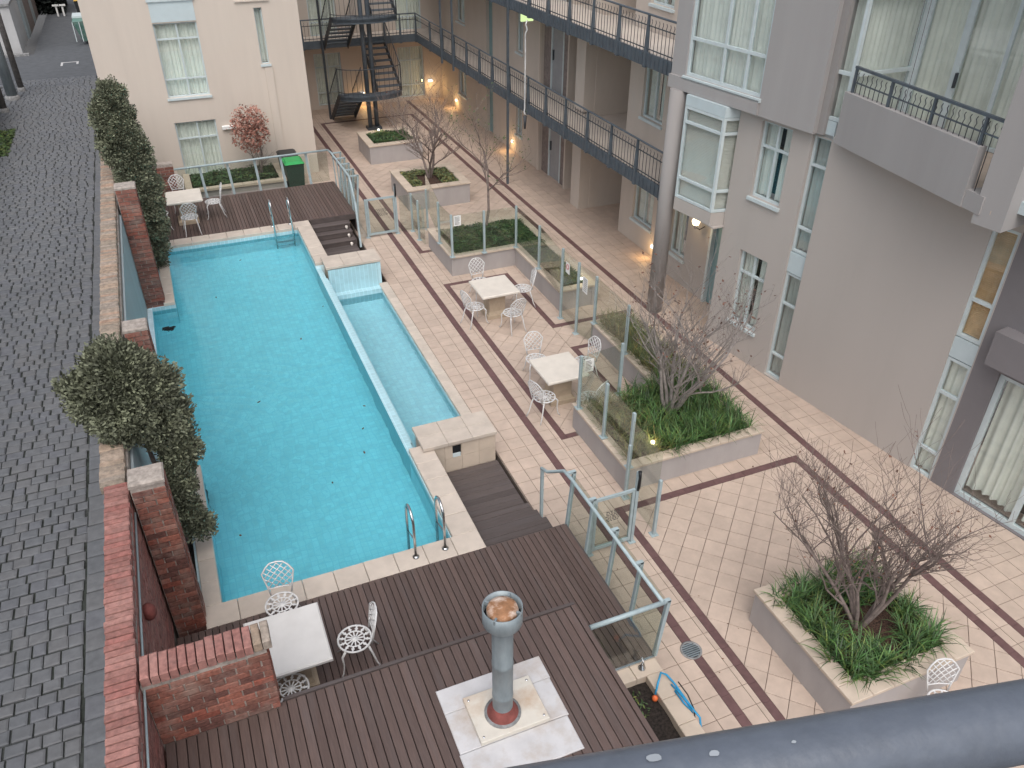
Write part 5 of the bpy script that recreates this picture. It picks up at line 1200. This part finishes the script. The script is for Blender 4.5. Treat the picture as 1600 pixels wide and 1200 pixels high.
# ------------------------------------------------------------------ beyond the alley
road = tag(MB().box(-40,-1.62,45.2,51.5,-.5,-.02).box(-5.7,-1.8,51.5,90,-.5,-.03).build('cross_street', M['asphalt']), 'grey asphalt cross street and lane at the end of the alley', 'road', kind='structure')
mk = MB().box(-4.32,-4.22,48.1,48.8,-.019,-.014).box(-4.32,-3.5,48.8,48.9,-.019,-.014).box(-3.6,-3.5,48.3,48.8,-.019,-.014); mk.build('road_marking', M['garage'], road)
tag(MB().box(-40,-5.9,51.2,51.5,-.1,.08).build('kerb', M['lead']), 'grey kerb along the far side of the cross street', 'kerb', kind='structure')
for i,(x,y,h,r,lb) in enumerate(((-5.72,43.4,6.5,.13,'dark timber pole at the alley end nearest the street'),(-5.97,42.0,6.5,.22,'thick grey pole second from the street on the alley left side'),(-6.15,39.9,6.5,.16,'thin grey pole third from the street on alley left side'))):
    t = thing('street_pole',lb,'pole',(x,y,0)); MB().tube([(x,y,-.05),(x,y,h)],[r,r*.85],12).build('shaft', M['wood_pole' if i != 1 else 'flue'], t); MB().lathe((x,y,0),[(r*1.3,-.03),(r*1.3,.12),(r,.16)],12).build('collar', M['lead'], t)
gw = thing('garage_building','pale rendered garage across the street at the left','building',(-9,54,0)); MB().box(-13,-6.24,51.8,55.8,0,2.3).build('wall', M['garage'], gw); MB().box(-13.1,-6.2,51.7,55.9,2.3,2.42).build('roof', M['lead'], gw)
lf = thing('lane_fence','weathered brown and blue lane fence beyond the garage','fence',(-6.2,60,0))
for i in range(8): MB().box(-6.3,-6.15,56.0+i*1.5,57.4+i*1.5,0,2.6+jit(.3)).build('panel', M['stone_jamb'] if i%3 else M['panel_grey'], lf)
ls = thing('side_building','dark sheds along the left edge of the alley','building',(-8,25,0)); MB().box(-12,-6.25,20,39.2,0,1.4).build('wall', M['bin_green'], ls); MB().box(-12,-6.5,-2,20,0,3).build('wall', M['garage'], ls); MB().box(-12.05,-6.2,19.9,39.3,1.4,1.5).build('roof', M['lead'], ls)
cover('weeds','strip of green weeds along the alley edge below the poles',[(-6.45,-5.5,33.5,37)],-.02,2600,'greenleaf',.12,.07)
random.seed(5); mb = MB()
for _ in range(9000):
    x, y, z = random.uniform(-7.5,-4.6), random.uniform(64,68), random.uniform(0,3.2); s = .16
    a = random.uniform(0,6.28); u = Vector((cos(a),sin(a),jit(.8)))*s; v = Vector((-sin(a),cos(a),jit(.8)))*s*.7; q = Vector((x,y,z)); mb.add([q-u,q-v,q+u,q+v],[(0,1,2,3)],random.random())
tag(mb.build('hedge', M['hedge']), 'dark overgrown hedge across the lane in the far distance', 'hedge', kind='stuff')
for (x,lb) in ((-4.95,'left of two small white posts before the far hedge'),(-4.6,'right of two small white posts before the far hedge')): tag(MB().box(x-.05,x+.05,62.9,63.0,0,.6).box(x-.2,x+.2,62.85,63.05,.6,.68).build('white_post', M['sign']), lb, 'post')
dm = thing('mesh_dumpster','pale green skip bin beside the cream building across the street','skip bin',(-2.9,54.2,0))
MB().hexa([(-3.3,53.2,.15),(-2.3,53.2,.15),(-2.3,55.0,.15),(-3.3,55.0,.15),(-3.6,52.9,1.2),(-2.2,52.9,1.2),(-2.2,55.2,1.2),(-3.6,55.2,1.2)]).build('body', M['dumpster'], dm); MB().box(-3.62,-2.18,54.0,55.25,1.21,1.3).build('lid', M['frame'], dm)
for i in range(5): MB().box(-3.62+i*.33,-3.58+i*.33,52.85,52.895,.2,1.18).build('rib', M['frame'], dm)
for k,(x,y,lb) in enumerate(((-2.55,57.2,'yellow lidded bin nearest the skip bin across the street'),(-2.6,59.6,'yellow lidded bin in the middle of the far row'),(-3.4,61.2,'yellow lidded bin at the left of the far row'),(-2.5,61.6,'yellow lidded bin at the back of the far row'))):
    wheelie(lb,x,y,'lid_yellow',0,1.15,body='lid_black')
fb = thing('house_building','plain tan rendered house beside the lane across the street','building',(1,60,0)); MB().box(-2.0,6,52.2,80,0,7).build('wall', M['render_far'], fb); MB().box(-2.1,6.1,52.1,80.1,7,7.2).build('roof', M['lead'], fb)
# ------------------------------------------------------------------ own balcony handrail in front of the lens
def pxray(x,y): return (rt*((x-800)/_f)-up*((y-600)/_f)+fw).normalized()
P0 = Vector((0,0,CAM_H))+pxray(1600,1126)*.60; hd_ = radians(102.2); dv = Vector((sin(hd_),cos(hd_),0))
bt_ = thing('balcony_handrail','round dark blue grey handrail with scuffed paint crossing the foreground','handrail',tuple(P0))
pts = [P0+dv*(-1.6+.1*i) for i in range(33)]
MB().tube(pts,.0222,32).build('tube', M['balrail'], bt_)
MB().tube([P0+dv*1.5-Vector((0,0,.02)),P0+dv*1.5-Vector((0,0,1.0))],.02,12).build('post', M['balrail'], bt_); MB().tube([P0-dv*1.5-Vector((0,0,.02)),P0-dv*1.5-Vector((0,0,1.0))],.02,12).build('post', M['balrail'], bt_)
random.seed(8)
for i,(xx,yy,sz) in enumerate(((1022,1185,.0045),(1116,1178,.003),(1240,1160,.0014))):
    d = pxray(xx,yy); o_ = Vector((0,0,CAM_H)); best = None
    for k in range(4000):
        q = o_+d*(.3+k*.0003); w_ = q-P0; r_ = (w_-dv*w_.dot(dv))
        if r_.length < .0224: best = (q, r_.normalized()); break
    if not best: continue
    q, n_ = best; u = dv; v = n_.cross(u)
    MB().add([q+n_*.0006+u*sz*cos(a)*random.uniform(.8,1.2)+v*sz*.6*sin(a)*random.uniform(.8,1.2) for a in [2*pi*j/10 for j in range(10)]],[tuple(range(10))]).build('bare_chip', M['bal_chip'], bt_)
